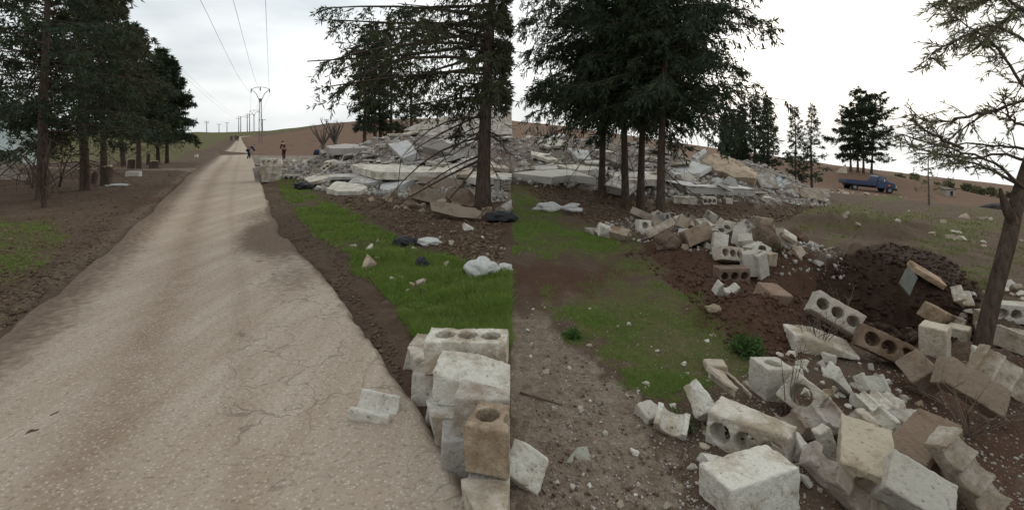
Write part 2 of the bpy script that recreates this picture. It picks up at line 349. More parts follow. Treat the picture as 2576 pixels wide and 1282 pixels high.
# ------------------------------------------------------------------ road
ry = np.concatenate([np.linspace(-3, 1.2, 10, endpoint=False), 1/np.linspace(1/1.2, 1/60., 330), np.geomspace(61, _l[-1, 0]*1.02, 40)])
tt = np.linspace(-.06, 1.06, 90)
YR, TR = np.meshgrid(ry, tt, indexing='ij'); XL = road_l(YR); XR = road_r(YR); XRd = XL+(XR-XL)*TR
wid = (XR-XL); ins = np.minimum(TR, 1-TR)*wid
lft = smooth(.6, .3, TR)
raw = ins+(.05+.06*lft)*fbm(XRd*1.1+7, YR*.7, 90, 3)+.03*fbm(XRd*5, YR*5, 91, 2)-.03-.07*lft-.35*bump(XRd, YR, -3.55, 9.2, .55, 1.8, 1)
prof = .03+.0012*np.maximum(YR-8, 0)
on_ = smooth(-.03, .05, raw)
ZR = land(XRd, YR)+prof*on_-.06*(1-on_)+.010*fbm(XRd*.9, YR*.5, 95)+.004*fbm(XRd*14, YR*14, 96, 2)
rme = npmesh('road', np.stack([XRd, YR, ZR], -1).reshape(-1, 3), (lambda i: np.stack([i[:-1, :-1], i[:-1, 1:], i[1:, 1:], i[1:, :-1]], -1).reshape(-1, 4))(np.arange(XRd.size).reshape(XRd.shape)), True)
ax = (XRd-XL)
wear = np.exp(-((TR-.42+.03*fbm(YR*.4, YR*0, 97))/.075)**2)+.8*np.exp(-((TR-.13)/.07)**2)+.5*np.exp(-((TR-.66)/.03)**2)
ra = rme.color_attributes.new('mask_r', 'FLOAT_COLOR', 'POINT')
soil = smooth(.16+.75*lft, -.05, raw)*.8+1.15*bump(XRd, YR, -3.5, 7.6, .75, 1.9, 1, .45)+.6*bump(XRd, YR, -4.5, 9.6, .9, 2.6, 1, .4)+.5*bump(XRd, YR, -2.4, 5.6, .5, 1.2, 1, .4)
smoothpatch = smooth(.60, .66, TR)*smooth(9, 6, YR)
ra.data.foreach_set('color', np.stack([np.clip(wear, 0, 1), np.clip(soil, 0, 1), smoothpatch, np.ones_like(soil)], -1).astype(np.float32).ravel())
m, nt, b = newmat('dusty_road', 1.0, .06)
gp_ = nt.nodes.new('ShaderNodeNewGeometry').outputs['Position']
(w_, s_r, sp_), _x = attr('mask_r')
n1 = nnoise(nt, .8, 5, .6, vec=gp_); n2 = nnoise(nt, 6, 5, .7, vec=gp_); n3 = nnoise(nt, 34, 4, .8, vec=gp_)
mpv = nt.nodes.new('ShaderNodeMapping'); nt.links.new(gp_, mpv.inputs[0]); mpv.inputs['Rotation'].default_value = (0, 0, R(-27)); mpv.inputs['Scale'].default_value = (3.2, .25, 1)
n4 = nnoise(nt, 1.5, 5, .65, vec=mpv.outputs[0])
vo = nt.nodes.new('ShaderNodeTexVoronoi'); vo.inputs['Scale'].default_value = 42; nt.links.new(gp_, vo.inputs['Vector'])
c = mixc(nt, mrange(nt, n1, .3, .7), (.345, .283, .222), (.435, .372, .302))
c = mixc(nt, mrange(nt, n4, .4, .65, 0, .55), c, (.29, .218, .158))
wf = mathn(nt, 'MULTIPLY', w_, mrange(nt, n2, .3, .7, .3, 1.0)); c = mixc(nt, mathn(nt, 'MULTIPLY', wf, .85), c, (.225, .162, .115))
c = mixc(nt, mrange(nt, vo.outputs['Distance'], .10, .34, .55, 0), c, (.62, .575, .51))
c = mixc(nt, mrange(nt, n3, .34, .48, .6, 0), c, (.12, .09, .066))
# hairline cracks of the old surface
v2 = nt.nodes.new('ShaderNodeTexVoronoi'); v2.feature = 'DISTANCE_TO_EDGE'; v2.inputs['Scale'].default_value = 2.6
wv = nt.nodes.new('ShaderNodeVectorMath'); wv.operation = 'ADD'; nt.links.new(gp_, wv.inputs[0])
nw = nt.nodes.new('ShaderNodeTexNoise'); nw.inputs['Scale'].default_value = 4; nt.links.new(gp_, nw.inputs['Vector'])
ws = nt.nodes.new('ShaderNodeVectorMath'); ws.operation = 'SCALE'; ws.inputs['Scale'].default_value = .35; nt.links.new(nw.outputs['Color'], ws.inputs[0]); nt.links.new(ws.outputs[0], wv.inputs[1]); nt.links.new(wv.outputs[0], v2.inputs['Vector'])
ck = mathn(nt, 'MULTIPLY', mrange(nt, v2.outputs['Distance'], .006, .022, 1, 0), mrange(nt, n1, .42, .55, 0, 1))
ck = mathn(nt, 'MULTIPLY', ck, mathn(nt, 'MULTIPLY', sp_, .42)); c = mixc(nt, ck, c, (.085, .065, .05))
n5 = nnoise(nt, 17, 6, .75, vec=gp_)
sf = mrange(nt, mathn(nt, 'ADD', s_r, mathn(nt, 'MULTIPLY', mathn(nt, 'SUBTRACT', n5, .5), 1.6)), .25, .72)
c = mixc(nt, mathn(nt, 'MULTIPLY', sf, .85), c, mixc(nt, mrange(nt, n3, .4, .6), (.07, .047, .034), (.15, .108, .078)))
nt.links.new(c, b.inputs['Base Color']); bumpn(nt, b, mathn(nt, 'ADD', n3, mathn(nt, 'MULTIPLY', n2, .3)), .45, .014)
road = link('road', rme, m); tag(road, 'pale dusty cracked country road running to the horizon', 'road', kind='structure')
# ------------------------------------------------------------------ trees
def tubes_np(paths, rads, n=5):              # many tapered tubes -> V, F (quads)
    Vs = []; Fs = []; off = 0
    for P, r in zip(paths, rads):
        P = np.asarray(P, float); k = len(P); d = np.gradient(P, axis=0); d /= np.linalg.norm(d, axis=1)[:, None]+1e-9
        up = np.where(np.abs(d[:, 2:3]) > .9, np.array([[1., 0, 0]]), np.array([[0, 0, 1.]]))
        a = np.cross(d, up); a /= np.linalg.norm(a, axis=1)[:, None]+1e-9; c_ = np.cross(d, a)
        th = np.arange(n)*2*np.pi/n
        V = P[:, None]+(a[:, None]*np.cos(th)[None, :, None]+c_[:, None]*np.sin(th)[None, :, None])*np.asarray(r)[:, None, None]
        i = np.arange(k*n).reshape(k, n)+off; j = np.roll(i, -1, 1)
        Fs.append(np.stack([i[:-1], j[:-1], j[1:], i[1:]], -1).reshape(-1, 4)); Vs.append(V.reshape(-1, 3)); off += k*n
    return np.concatenate(Vs), np.concatenate(Fs)
def sprays(rng, base, dirs, length, width):  # diamond-shaped little leaf faces
    n = len(base); d = dirs/(np.linalg.norm(dirs, axis=1)[:, None]+1e-9)
    r = rng.normal(size=(n, 3)); a = np.cross(d, r); a /= np.linalg.norm(a, axis=1)[:, None]+1e-9
    L = length[:, None]; w = width[:, None]
    V = np.stack([base, base+d*L*.45+a*w*.5, base+d*L, base+d*L*.45-a*w*.5], 1)
    return V.reshape(-1, 3), np.arange(n*4).reshape(n, 4)
def prof_cone(t): return (1-t)**.75*(.55+.45*min(1, t*6))
def prof_egg(t): return math.sin(math.pi*min(1, .12+.88*t)**.8)**.8 if t < 1 else 0
def prof_col(t): return (.75+.25*math.sin(math.pi*t))*(1-t**4)
def conifer_data(seed, H, cb, Rr, nbr, nlet, nsp, prof=prof_cone, elev=(5, -25), droop=.35, sl=(.10, .22), sw=.03, r0=.13, lean=(0, 0), hang=.5, clip=None, nbare=0, one_side=None, bend=.1, let_len=.38, zmax=None):
    rng = np.random.default_rng(seed); k = 10
    tz = np.linspace(0, 1, k); ph = rng.uniform(0, 6.28, 2)
    T = np.stack([lean[0]*tz*H+bend*np.sin(tz*4+ph[0])*tz, lean[1]*tz*H+bend*np.sin(tz*3+ph[1])*tz, tz*H], -1)
    T[0, 2] = -.15; tr = r0*(1-tz*.88); tr[0] *= 1.25
    paths = [T]; rads = [tr]; B = []; D = []; Ls = []; Ws = []
    def tp(z): return np.array([np.interp(z, T[:, 2], T[:, i]) for i in range(3)])
    for i in range(nbr+nbare):
        bare = i >= nbr
        t = ((i+rng.uniform())/nbr) if not bare else -rng.uniform(.02, .3)
        t = min(t, .995); z = cb+(H-cb)*t if not bare else cb*(1+t*1.8)
        if zmax and z > zmax and rng.uniform() < .55: continue
        az = i*2.39996+rng.normal()*.4
        L = Rr*(prof(t) if not bare else .55)*rng.uniform(.5, 1.18)
        if one_side is not None: L *= 1+one_side[2]*math.cos(az-math.atan2(one_side[1], one_side[0]))
        if L < .12: continue
        ev = R(elev[0]+(elev[1]-elev[0])*(1-t)+rng.normal()*9) if not bare else R(-25+rng.normal()*14)
        p0 = tp(z); h = np.array([math.cos(az), math.sin(az), 0]); s_ = np.linspace(0, 1, 6)
        wob = rng.normal(size=3)*.05*L
        P = p0+h*(L*math.cos(ev)*s_)[:, None]+np.array([0, 0, 1])*(L*math.sin(ev)*s_-droop*L*s_**2*.5)[:, None]+wob*np.sin(s_*3)[:, None]
        rb = max(.006, .028*L/max(Rr, .5)*r0/.13)
        if clip is not None and not clip(P[-1]):
            ok = np.array([clip(q) for q in P]); kk = int(np.argmin(ok))
            if kk < 2: continue
            P = P[:kk]; s_ = s_[:kk]; L *= s_[-1]; 
            if len(P) < 2: continue
        paths.append(P); rads.append(rb*(1-.75*np.linspace(0, 1, len(P))))
        if bare:
            for q in range(3):
                kq = rng.integers(2, len(P)) if len(P) > 2 else 1; e_ = P[kq]+(h*.3+rng.normal(size=3)*.35+np.array([0, 0, -.45]))*L*.45
                paths.append(np.stack([P[kq], (P[kq]+e_)/2+rng.normal(size=3)*.03, e_])); rads.append(np.array([.007, .005, .003])*r0/.13)
            continue
        nl = max(3, int(nlet*min(1.2, L/max(Rr*.7, .1)+.25))); ss = rng.uniform(.15, 1, nl)**.8
        bp = np.stack([np.interp(ss, np.linspace(0, 1, len(P)), P[:, q]) for q in range(3)], -1)
        side = np.cross(h, [0, 0, 1.])[None]*rng.choice([-1, 1], nl)[:, None]
        ld = h[None]*rng.uniform(.2, 1, nl)[:, None]+side*rng.uniform(.1, 1, nl)[:, None]+np.array([[0, 0, -hang]])*rng.uniform(.0, 1.6, nl)[:, None]+rng.normal(size=(nl, 3))*.2
        ld /= np.linalg.norm(ld, axis=1)[:, None]; ll = (let_len*L*(1.15-ss)+.12)*rng.uniform(.6, 1.25, nl)
        m_ = nsp; q = rng.uniform(0, 1, (nl, m_))
        sp = bp[:, None]+ld[:, None]*(ll[:, None]*q)[..., None]+np.array([0, 0, -1.])*(.12*ll[:, None]*q**2)[..., None]
        dd = ld[:, None]*.8+rng.normal(size=(nl, m_, 3))*.55+np.array([0, 0, -hang*.4])
        B.append(sp.reshape(-1, 3)); D.append(dd.reshape(-1, 3)); nn = nl*m_
        Ls.append(rng.uniform(sl[0], sl[1], nn)); Ws.append(np.full(nn, sw)*rng.uniform(.7, 1.3, nn))
    B = np.concatenate(B); D = np.concatenate(D); Ls = np.concatenate(Ls); Ws = np.concatenate(Ws)
    if clip is not None:
        ok = clip(B.T); B, D, Ls, Ws = B[ok], D[ok], Ls[ok], Ws[ok]
    wV, wF = tubes_np(paths[:1], rads[:1], 10); bV, bF = tubes_np(paths[1:], rads[1:], 4)
    fV, fF = sprays(rng, B, D, Ls, Ws)
    return (wV, wF), (bV, bF), (fV, fF)
def plant_tree(name, data, pos, label, cat='tree', group=None, nm=None, bark=None, rz=0):
    t = empty(name, pos, rz); tag(t, label, cat, group)
    wood = (np.concatenate([data[0][0], data[1][0]]), np.concatenate([data[0][1], data[1][1]+len(data[0][0])]))     # limbs grow out of the trunk
    for nm_, (V, Fc), mt, sm in (('trunk', wood, bark or M_BARK, True), ('crown', data[2], nm or M_NEED, False)):
        link(nm_, npmesh(nm_, V, Fc, sm), mt, t)
    return t
def copy_tree(o, pos, rz, sc, label, group=None):
    c_ = o.copy(); COL.objects.link(c_); c_.location = pos; c_.rotation_euler = (0, 0, rz); c_.scale = sc; c_['label'] = label
    if group: c_['group'] = group
    for ch in [q for q in bpy.data.objects if q.parent == o]:
        d = ch.copy(); COL.objects.link(d); d.parent = c_
    return c_
def foot(px, py, sink=.05):
    h = hit(px, py); return Vector((h.x, h.y, h.z-sink))
# four tall conifers in front of the right-hand rubble
GA = 'tall dark conifers in front of the collapsed house'
for i, (px, py, H, Rr, sd_, side, lab) in enumerate([
        (1513, 490, 8.0, 2.75, 11, (-1, 0, .30), 'leftmost of the four dark conifers in a row, branches reaching far left'),
        (1573, 525, 7.2, 2.2, 12, (-.3, -1, .1), 'second trunk from the left in the row of four dark conifers'),
        (1611, 527, 7.4, 2.1, 13, (1, .3, .1), 'third trunk from the left in the row of four dark conifers, gently crooked'),
        (1662, 558, 7.2, 2.2, 14, (1, 0, .12), 'nearest and rightmost of the four dark conifers, foot among broken blocks')]):
    p = foot(px, py); cl = (lambda ox: (lambda q: q[0]+ox > .03))(p.x)
    d = conifer_data(sd_, H, (2.55, 2.5, 2.6, 2.65)[i], Rr*1.08, 150, 19, 21, prof=lambda t: (1-t)**.5*(.78+.22*min(1, t*5)), elev=(25, -8), droop=.36, sw=.027, sl=(.08, .18), r0=.098, hang=.9, clip=cl if i == 0 else None, nbare=10, one_side=side, lean=((.012, -.02, .02, .012)[i], 0), zmax=6.0)
    plant_tree('conifer_tree', d, p, lab, group=GA)
# near conifer of the left half, foot in the rubble
p = foot(1214, 528); cl = (lambda ox: (lambda q: q[0]+ox < -.03))(p.x)
d = conifer_data(21, 7.5, 2.35, 3.0, 165, 20, 22, prof=lambda t: (1-t)**.5*(.62+.38*min(1, t*4)), elev=(25, -2), droop=.26, sl=(.08, .17), sw=.026, r0=.165, hang=.7, clip=cl, nbare=26, one_side=(-1, 0.2, .28), lean=(.035, 0), zmax=6)
plant_tree('conifer_tree', d, p, 'big conifer with bare drooping lower twigs, trunk in front of the grey roof slab', nm=M_NEEDW)
# slim conifers behind it
GB = 'slim conifers behind the rubble left of the big trunk'
for i, (px, py, top, Rr, sd_, lab) in enumerate([
        (917, 362, 55, 1.1, 31, 'leftmost slim conifer standing behind the pale rubble heap'),
        (943, 360, 35, 1.5, 32, 'second slim conifer from the left behind the pale rubble heap'),
        (957, 358, 70, 1.2, 33, 'third slim conifer from the left behind the pale rubble heap'),
        (983, 356, 30, 1.7, 34, 'fourth slim conifer from the left behind the rubble, thin and straight'),
        (1035, 352, 15, 2.0, 35, 'rearmost broad conifer behind the rubble and the tilted grey slab')]):
    Y = 31+i*.8; p = at(px, py, Y); p.z = gz(p.x, p.y)-.1; H = at(px, top, Y).z-p.z
    d = conifer_data(sd_, H, at(px, 322, Y).z-p.z, Rr*.82, 66, 11, 12, prof=prof_col, elev=(20, -15), droop=.35, sw=.045, sl=(.12, .27), r0=.12, hang=.6, nbare=5)
    plant_tree('conifer_tree', d, p, lab, group=GB)
# trees along the left verge
GL = 'conifers along the left side of the road'
for i, (px, py, top, cbp, Rr, sd_, lean, mt, lab) in enumerate([
        (108, 500, -330, 330, 2.4, 41, (.0, 0), M_NEED, 'big dark conifer nearest the camera on the left verge'),
        (216, 478, -260, 345, 2.1, 42, (-.03, 0), M_NEEDW, 'brownish leaning conifer just right of the biggest verge tree'),
        (-40, 470, -300, 300, 2.8, 43, (.0, 0), M_NEED, 'dark conifer at the far left edge in front of the pale building'),
        (262, 440, -150, 330, 2.1, 44, (-.05, 0), M_NEEDW, 'tall verge conifer behind the black burnt stump'),
        (312, 418, -60, 330, 1.9, 45, (-.09, 0), M_NEED, 'verge conifer whose slim trunk leans to the left'),
        (350, 424, 55, 325, 1.7, 46, (-.04, 0), M_NEED, 'verge conifer in the middle of the row above the white block'),
        (398, 411, 120, 335, 2.0, 47, (.0, 0), M_NEED, 'clumpy verge conifer, second from the right end of the row'),
        (420, 411, 150, 340, 2.3, 48, (.02, 0), M_NEED, 'farthest verge conifer on the right end of the row beside the road')]):
    p = foot(px, py); Y = p.y; H = at(px, top, Y).z-p.z; cb = max(1.2, at(px, cbp, Y).z-p.z)
    fs = 1+max(0, (Y-12)/25)
    d = conifer_data(sd_, H, cb, Rr*1.14, (112 if i < 5 else 84), 15, 17, prof=lambda t: (1-t)**.62*(.78+.22*min(1, t*4)), elev=(35, 0), droop=.25, sw=.031*fs, sl=(.085*fs, .18*fs), r0=.12, lean=lean, hang=.5, nbare=16, zmax=(5.6+ (Y-11)*.3), bend=.16)
    plant_tree('conifer_tree', d, p, lab, group=GL, nm=mt)
# cypresses and pines at the right background
GC = 'cypress trees at the far end of the rubble'
specs = [(1828, 405, 265, .36, 61, prof_col, 'slim dark cypress at the left end of the far row'), (1848, 405, 275, .55, 62, prof_col, 'loose grey-green conifer between the two slim cypresses'), (1868, 408, 238, .34, 63, prof_col, 'pencil-thin darkest cypress in the far row'), (1897, 412, 225, .95, 64, prof_cone, 'broad tall conifer in the middle of the far row'), (1930, 415, 222, .9, 65, prof_cone, 'spiky conifer at the right end of the far row')]
for (px, py, top, Rr, sd_, pf, lab) in specs:
    Y = 36.0; p = at(px, py, Y); p.z = gz(p.x, p.y)-.1; H = at(px, top, Y).z-p.z; s = Y/36
    d = conifer_data(sd_, H, .5, Rr*1.2, 110, 8, 10, prof=pf, elev=(60, 30), droop=.1, sw=.05, sl=(.12, .26), r0=.12, hang=.0)
    plant_tree('cypress_tree', d, p, lab, group=GC)
GD = 'pair of feathery conifers on the skyline'
for (px, py, top, Rr, sd_, lab) in [(2000, 424, 262, 1.6, 66, 'left feathery conifer of the skyline pair'), (2042, 424, 255, 1.8, 67, 'right feathery conifer of the skyline pair, a little taller')]:
    Y = 46.; p = at(px, py, Y); p.z = gz(p.x, p.y)-.1; H = at(px, top, Y).z-p.z
    d = conifer_data(sd_, H, .9, Rr*.85, 70, 7, 9, prof=prof_cone, elev=(48, 15), droop=.1, sw=.06, sl=(.14, .32), r0=.11, hang=.1, nbare=4)
    plant_tree('conifer_tree', d, p, lab, group=GD)
GE = 'clump of pines standing behind the truck'
for (px, py, top, cbp, Rr, sd_, lean, lab) in [(2140, 428, 280, 392, 2.4, 71, (-.02, 0), 'left pine of the clump behind the dark truck'), (2158, 432, 228, 388, 2.9, 72, (0, 0), 'tallest pine in the middle of the clump behind the truck'), (2172, 434, 245, 370, 2.8, 73, (.02, 0), 'pine behind the tallest one in the clump by the truck'), (2192, 440, 240, 392, 3.1, 74, (.05, 0), 'right pine of the clump, standing slightly apart')]:
    Y = 80.; p = at(px, py, Y); p.z = gz(p.x, p.y)-.1; H = at(px, top, Y).z-p.z; cb = at(px, cbp, Y).z-p.z
    d = conifer_data(sd_, H, cb*.8, Rr*1.45, 56, 11, 15, prof=lambda t: math.sin(math.pi*(.18+.80*t))**.7*(.75+.25*math.sin(t*23)), elev=(50, -5), droop=.15, sw=.11, sl=(.24, .52), r0=.17, lean=lean, hang=.15, nbare=3)
    plant_tree('pine_tree', d, p, lab, group=GE)
# thin sapling, low shrubs on the right skyline
p = at(2337, 460, 40); p.z = gz(p.x, p.y)-.1
d = conifer_data(81, at(0, 335, 40).z-p.z, 1.2, 1.5, 26, 6, 6, prof=prof_egg, elev=(50, 10), droop=.2, sw=.07, sl=(.15, .3), r0=.07, hang=.3, nbare=6)
plant_tree('sapling_tree', d, p, 'thin sparse sapling on the slope right of the truck', nm=M_NEEDY, bark=M_BARKG)
shr = None; rng = random.Random(5)
for i, px in enumerate([1985, 2262, 2300, 2312, 2356, 2385, 2408, 2432, 2455, 2470, 2492, 2515, 2540, 2560]):
    Y = rng.uniform(86, 96); x = (px-CX)/FP*Y; p = Vector((x, Y, gz(x, Y)-.05)); hh = rng.uniform(.7, 1.7)
    lab = ('small scrubby bush on the skyline left of the pine clump' if i == 0 else ('first', 'second', 'third', 'fourth', 'fifth', 'sixth', 'seventh', 'eighth', 'ninth', 'tenth', 'eleventh', 'twelfth', 'thirteenth')[i-1]+' scrubby skyline bush counting rightwards from the truck')
    if shr is None:
        d = conifer_data(85, 1.0, .15, .5, 24, 6, 7, prof=prof_egg, elev=(65, 20), droop=.1, sw=.07, sl=(.12, .28), r0=.05, hang=.0, bend=.05)
        shr = plant_tree('bush', d, p, lab, 'bush', 'scrub along the right skyline', nm=M_NEEDY, bark=M_BARKG); shr.scale = (hh*1.2, hh*1.2, hh)
    else: copy_tree(shr, p, rng.uniform(0, 6), (hh*rng.uniform(.9, 1.6), hh*1.2, hh), lab)
# pollarded bare trees in the brown field
def bare_tree(px, py, top, Y, seed, label, group, spread=.8, thick=.16):
    rng = np.random.default_rng(seed); p = at(px, py, Y); p.z = gz(p.x, p.y)-.05; H = at(px, top, Y).z-p.z
    t = empty('pollarded_tree', p); tag(t, label, 'tree', group)
    V, Fc = tubes_np([np.array([[0, 0, -.1], [.02, 0, H*.25], [0, .03, H*.5]])], [np.array([thick*1.2, thick, thick*1.1])], 8); link('trunk', npmesh('trunk', V, Fc, True), M_BARKG, t)
    paths = []; rads = []
    for i in range(11):
        a = i*2.4+rng.normal()*.3; s_ = rng.uniform(.5, 1)*spread; top_ = H*rng.uniform(.82, 1)
        P = np.array([[0, .02, H*.42], [math.cos(a)*s_*H*.22, math.sin(a)*s_*H*.22, H*.66], [math.cos(a)*s_*H*.5, math.sin(a)*s_*H*.5, top_]]); paths.append(P); rads.append(np.array([thick*.6, thick*.42, thick*.3]))
        for q in range(4):
            e_ = P[2]+np.array([rng.normal()*.12, rng.normal()*.12, rng.uniform(.1, .35)])*H*.4; paths.append(np.stack([P[2], e_])); rads.append(np.array([.02, .008]))
    V, Fc = tubes_np(paths, rads, 5); link('branches', npmesh('branches', V, Fc, True), M_BARKG, t)
GP = 'pollarded bare trees by the brown field'
bare_tree(812, 362, 318, 48, 91, 'left pollarded bare tree at the edge of the brown field', GP)
bare_tree(843, 358, 306, 49, 92, 'right pollarded bare tree beside its twin, in front of the brown field', GP)
bare_tree(1372, 366, 318, 44, 93, 'left bare pollarded tree under the dark conifer branches', GP)
bare_tree(1408, 368, 322, 44, 94, 'right bare pollarded tree under the dark conifer branches', GP)
# multi-stemmed leafless shrub, stumps
def shrub(px, py, H, n, label, seed, spread=.3, group=None, r=.022, name='leafless_shrub'):
    rng = np.random.default_rng(seed); p = foot(px, py, .03); t = empty(name, p); tag(t, label, 'shrub', group)
    paths = []; rads = []
    for i in range(n):
        a = rng.uniform(0, 6.28); s_ = rng.uniform(.2, 1)*spread; h = H*rng.uniform(.55, 1)
        P = np.array([[rng.normal()*.04, rng.normal()*.04, -.05], [math.cos(a)*s_*.2*H, math.sin(a)*s_*.2*H, h*.4], [math.cos(a)*s_*.5*H+rng.normal()*.05, math.sin(a)*s_*.5*H, h*.75], [math.cos(a)*s_*H, math.sin(a)*s_*H, h]])
        paths.append(P); rads.append(np.array([1, .8, .55, .25])*r)
        for q in range(3):
            k = rng.integers(1, 3); e_ = P[k]+(rng.normal(size=3)*.5+np.array([0, 0, .5]))*H*.22; paths.append(np.stack([P[k], e_])); rads.append(np.array([.35, .15])*r)
    V, Fc = tubes_np(paths, rads, 5); link('stems', npmesh('stems', V, Fc, True), M_BARK, t); return t
shrub(112, 522, 1.7, 5, 'leafless grey multi-stemmed shrub in front of the biggest verge tree', 101, .26, r=.036)
shrub(150, 470, 1.6, 3, 'thin leafless shrub between the verge trunks by the block wall', 102, .5, r=.02)
shrub(82, 474, 1.6, 3, 'thin leafless shrub beside the low block wall', 103, .6, r=.02)
def stump(px, py, w, h, label, seed, split=True):
    rng = np.random.default_rng(seed); p = foot(px, py, .04); t = empty('tree_stump', p); tag(t, label, 'stump', 'stumps on the left verge'); n = 12; rr = w/2
    V = []; F_ = []
    zs = [0, .12*h, .5*h, .85*h, h]; sc = [1.35, 1.08, .95, 1.0, .92]
    for z, s_ in zip(zs, sc):
        for k in range(n):
            a = k*2*math.pi/n; q = rr*s_*(1+.16*math.sin(3*a+seed)+rng.normal()*.05); V.append((q*math.cos(a)+.06*z, q*math.sin(a), z+(rng.normal()*.05*h if z == h else 0)))
    for i in range(len(zs)-1):
        for k in range(n): F_.append((i*n+k, i*n+(k+1) % n, (i+1)*n+(k+1) % n, (i+1)*n+k))
    MB().add(V, F_).build('bark', M_BARK, t, smoothed=True)
    MB().add([V[(len(zs)-1)*n+k] for k in range(n)], [tuple(range(n))]).build('cut_face', M_CUT, t)
stump(267, 466, .30, .62, 'tall dark burnt stump on the left verge', 111)
stump(236, 462, .16, .42, 'slim dark stump just left of the tall burnt stump', 112)
stump(385, 424, .42, .42, 'short broad dark stump below the verge trees, right of the white block', 113)
stump(372, 415, .18, .75, 'narrow stump close behind the short broad one', 114)
stump(330, 424, .3, .5, 'dark stump behind the white block on the verge', 115)
# leaning tree on the right edge
p0 = hit(2468, 905); Yt = p0.y
t = empty('leaning_tree', p0); tag(t, 'leaning conifer at the right edge with sparse olive branches across the sky', 'tree')
def rel(px, py, Y): return np.array(at(px, py, Y)-p0)
tr = [np.array([-.02, 0, -.2]), rel(2472, 860, Yt), rel(2500, 740, Yt), rel(2538, 600, Yt), rel(2560, 500, Yt+.05), rel(2592, 400, Yt+.1), rel(2640, 200, Yt+.15), rel(2700, -120, Yt+.2)]
sn = [rel(2550, 560, Yt), rel(2530, 520, Yt-.02), rel(2516, 475, Yt-.05)]
V, Fc = tubes_np([np.array(tr), np.array(sn)], [np.array([.078, .068, .063, .060, .056, .05, .04, .03]), np.array([.05, .035, .012])], 12); link('trunk', npmesh('trunk', V, Fc, True), M_BARK, t)
br = [([(2575, 470), (2530, 430), (2480, 397), (2390, 371), (2300, 347), (2262, 338)], Yt, -.1), ([(2590, 405), (2520, 386), (2440, 396), (2365, 391), (2290, 366)], Yt, .25),
      ([(2600, 250), (2560, 258), (2473, 284), (2420, 326), (2380, 352)], Yt, .1), ([(2500, 278), (2420, 296), (2372, 306), (2325, 302), (2277, 268)], Yt, .15),
      ([(2640, 290), (2560, 190), (2500, 110), (2430, 60), (2350, 15)], Yt, .2), ([(2640, 160), (2560, 90), (2490, 60), (2420, 95), (2350, 130), (2335, 180)], Yt, -.2),
      ([(2600, 372), (2520, 368), (2430, 362), (2330, 372)], Yt, .4), ([(2660, 120), (2590, 40), (2520, -10), (2450, 10), (2400, 20)], Yt, 0), ([(2420, 375), (2330, 330), (2290, 300)], Yt, -.05),
      ([(2640, 60), (2570, 20), (2500, 70), (2460, 120)], Yt, .3), ([(2600, 330), (2545, 300), (2520, 250)], Yt, .0), ([(2575, 470), (2480, 420), (2400, 395), (2380, 378)], Yt, .3), ([(2640, 0), (2560, -40), (2480, 0), (2400, -10), (2360, 5)], Yt, .1)]
rng = np.random.default_rng(7); paths = []; rads = []; Bs = []; Ds = []
for bi, (pp, Yb, dy) in enumerate(br):
    P = np.array([rel(x, y, Yb+dy*i/(len(pp)-1)*2) for i, (x, y) in enumerate(pp)])
    tq = np.linspace(0, 1, 16); P = np.stack([np.interp(tq, np.linspace(0, 1, len(P)), P[:, k]) for k in range(3)], -1)+rng.normal(size=(16, 3))*.008
    paths.append(P); rads.append(.016*(1-.75*tq)); top_b = bi in (4, 5, 7, 9, 12)
    for q in range(22 if not top_b else 46):
        s_ = rng.uniform(.2, 1); k = min(14, int(s_*15)); dr = P[k+1]-P[k]; dr /= np.linalg.norm(dr)
        dl = dr*.8+rng.normal(size=3)*.6+np.array([0, 0, -.25]); dl /= np.linalg.norm(dl); L = rng.uniform(.08, .26)
        tw = np.stack([P[k], P[k]+dl*L*.5+rng.normal(size=3)*.01, P[k]+dl*L]); paths.append(tw); rads.append(np.array([.005, .004, .002]))
        nn = rng.integers(5, 18) if not top_b else 17; f = rng.uniform(.2, 1, nn)
        Bs.append(P[k]+dl*(L*f)[:, None]); Ds.append(dl*.9+rng.normal(size=(nn, 3))*.5)
V, Fc = tubes_np(paths, rads, 5); link('branches', npmesh('branches', V, Fc, True), M_BARK, t)
Bs = np.concatenate(Bs); Ds = np.concatenate(Ds); V, Fc = sprays(rng, Bs, Ds, rng.uniform(.035, .085, len(Bs)), np.full(len(Bs), .0105)); link('crown', npmesh('crown', V, Fc), M_NEEDY, t)
# ------------------------------------------------------------------ concrete blocks
PALE_C = (.57, .545, .48); WHITE_C = (.68, .665, .60); GREY_C = (.40, .38, .355); TAN_C = (.44, .37, .29); BROWN_C = (.25, .18, .13); DARK_C = (.15, .10, .075)
def hollow_bm(L=.40, W_=.20, Hh=.20, nh=3, hr=.055, sp=.127, seg=16, jit=0, seed=0):
    rnd = random.Random(seed); bm = bmesh.new(); edges = []
    def loop(pts):
        vs = [bm.verts.new((x, y, -Hh/2)) for x, y in pts]; es = [bm.edges.new((vs[i], vs[(i+1) % len(vs)])) for i in range(len(vs))]; return es
    edges += loop([(-L/2, -W_/2), (L/2, -W_/2), (L/2, W_/2), (-L/2, W_/2)])
    for k in range(nh):
        cx_ = (k-(nh-1)/2)*sp; edges += loop([(cx_+hr*math.cos(a*2*math.pi/seg), hr*math.sin(a*2*math.pi/seg)) for a in range(seg)])
    bmesh.ops.triangle_fill(bm, edges=edges, use_beauty=True)
    r = bmesh.ops.extrude_face_region(bm, geom=bm.faces[:]); bmesh.ops.translate(bm, vec=(0, 0, Hh), verts=[v for v in r['geom'] if isinstance(v, bmesh.types.BMVert)])
    bmesh.ops.recalc_face_normals(bm, faces=bm.faces[:])
    if jit:
        for v in bm.verts: v.co += Vector((rnd.gauss(0, 1), rnd.gauss(0, 1), rnd.gauss(0, 1)))*jit
    return bm
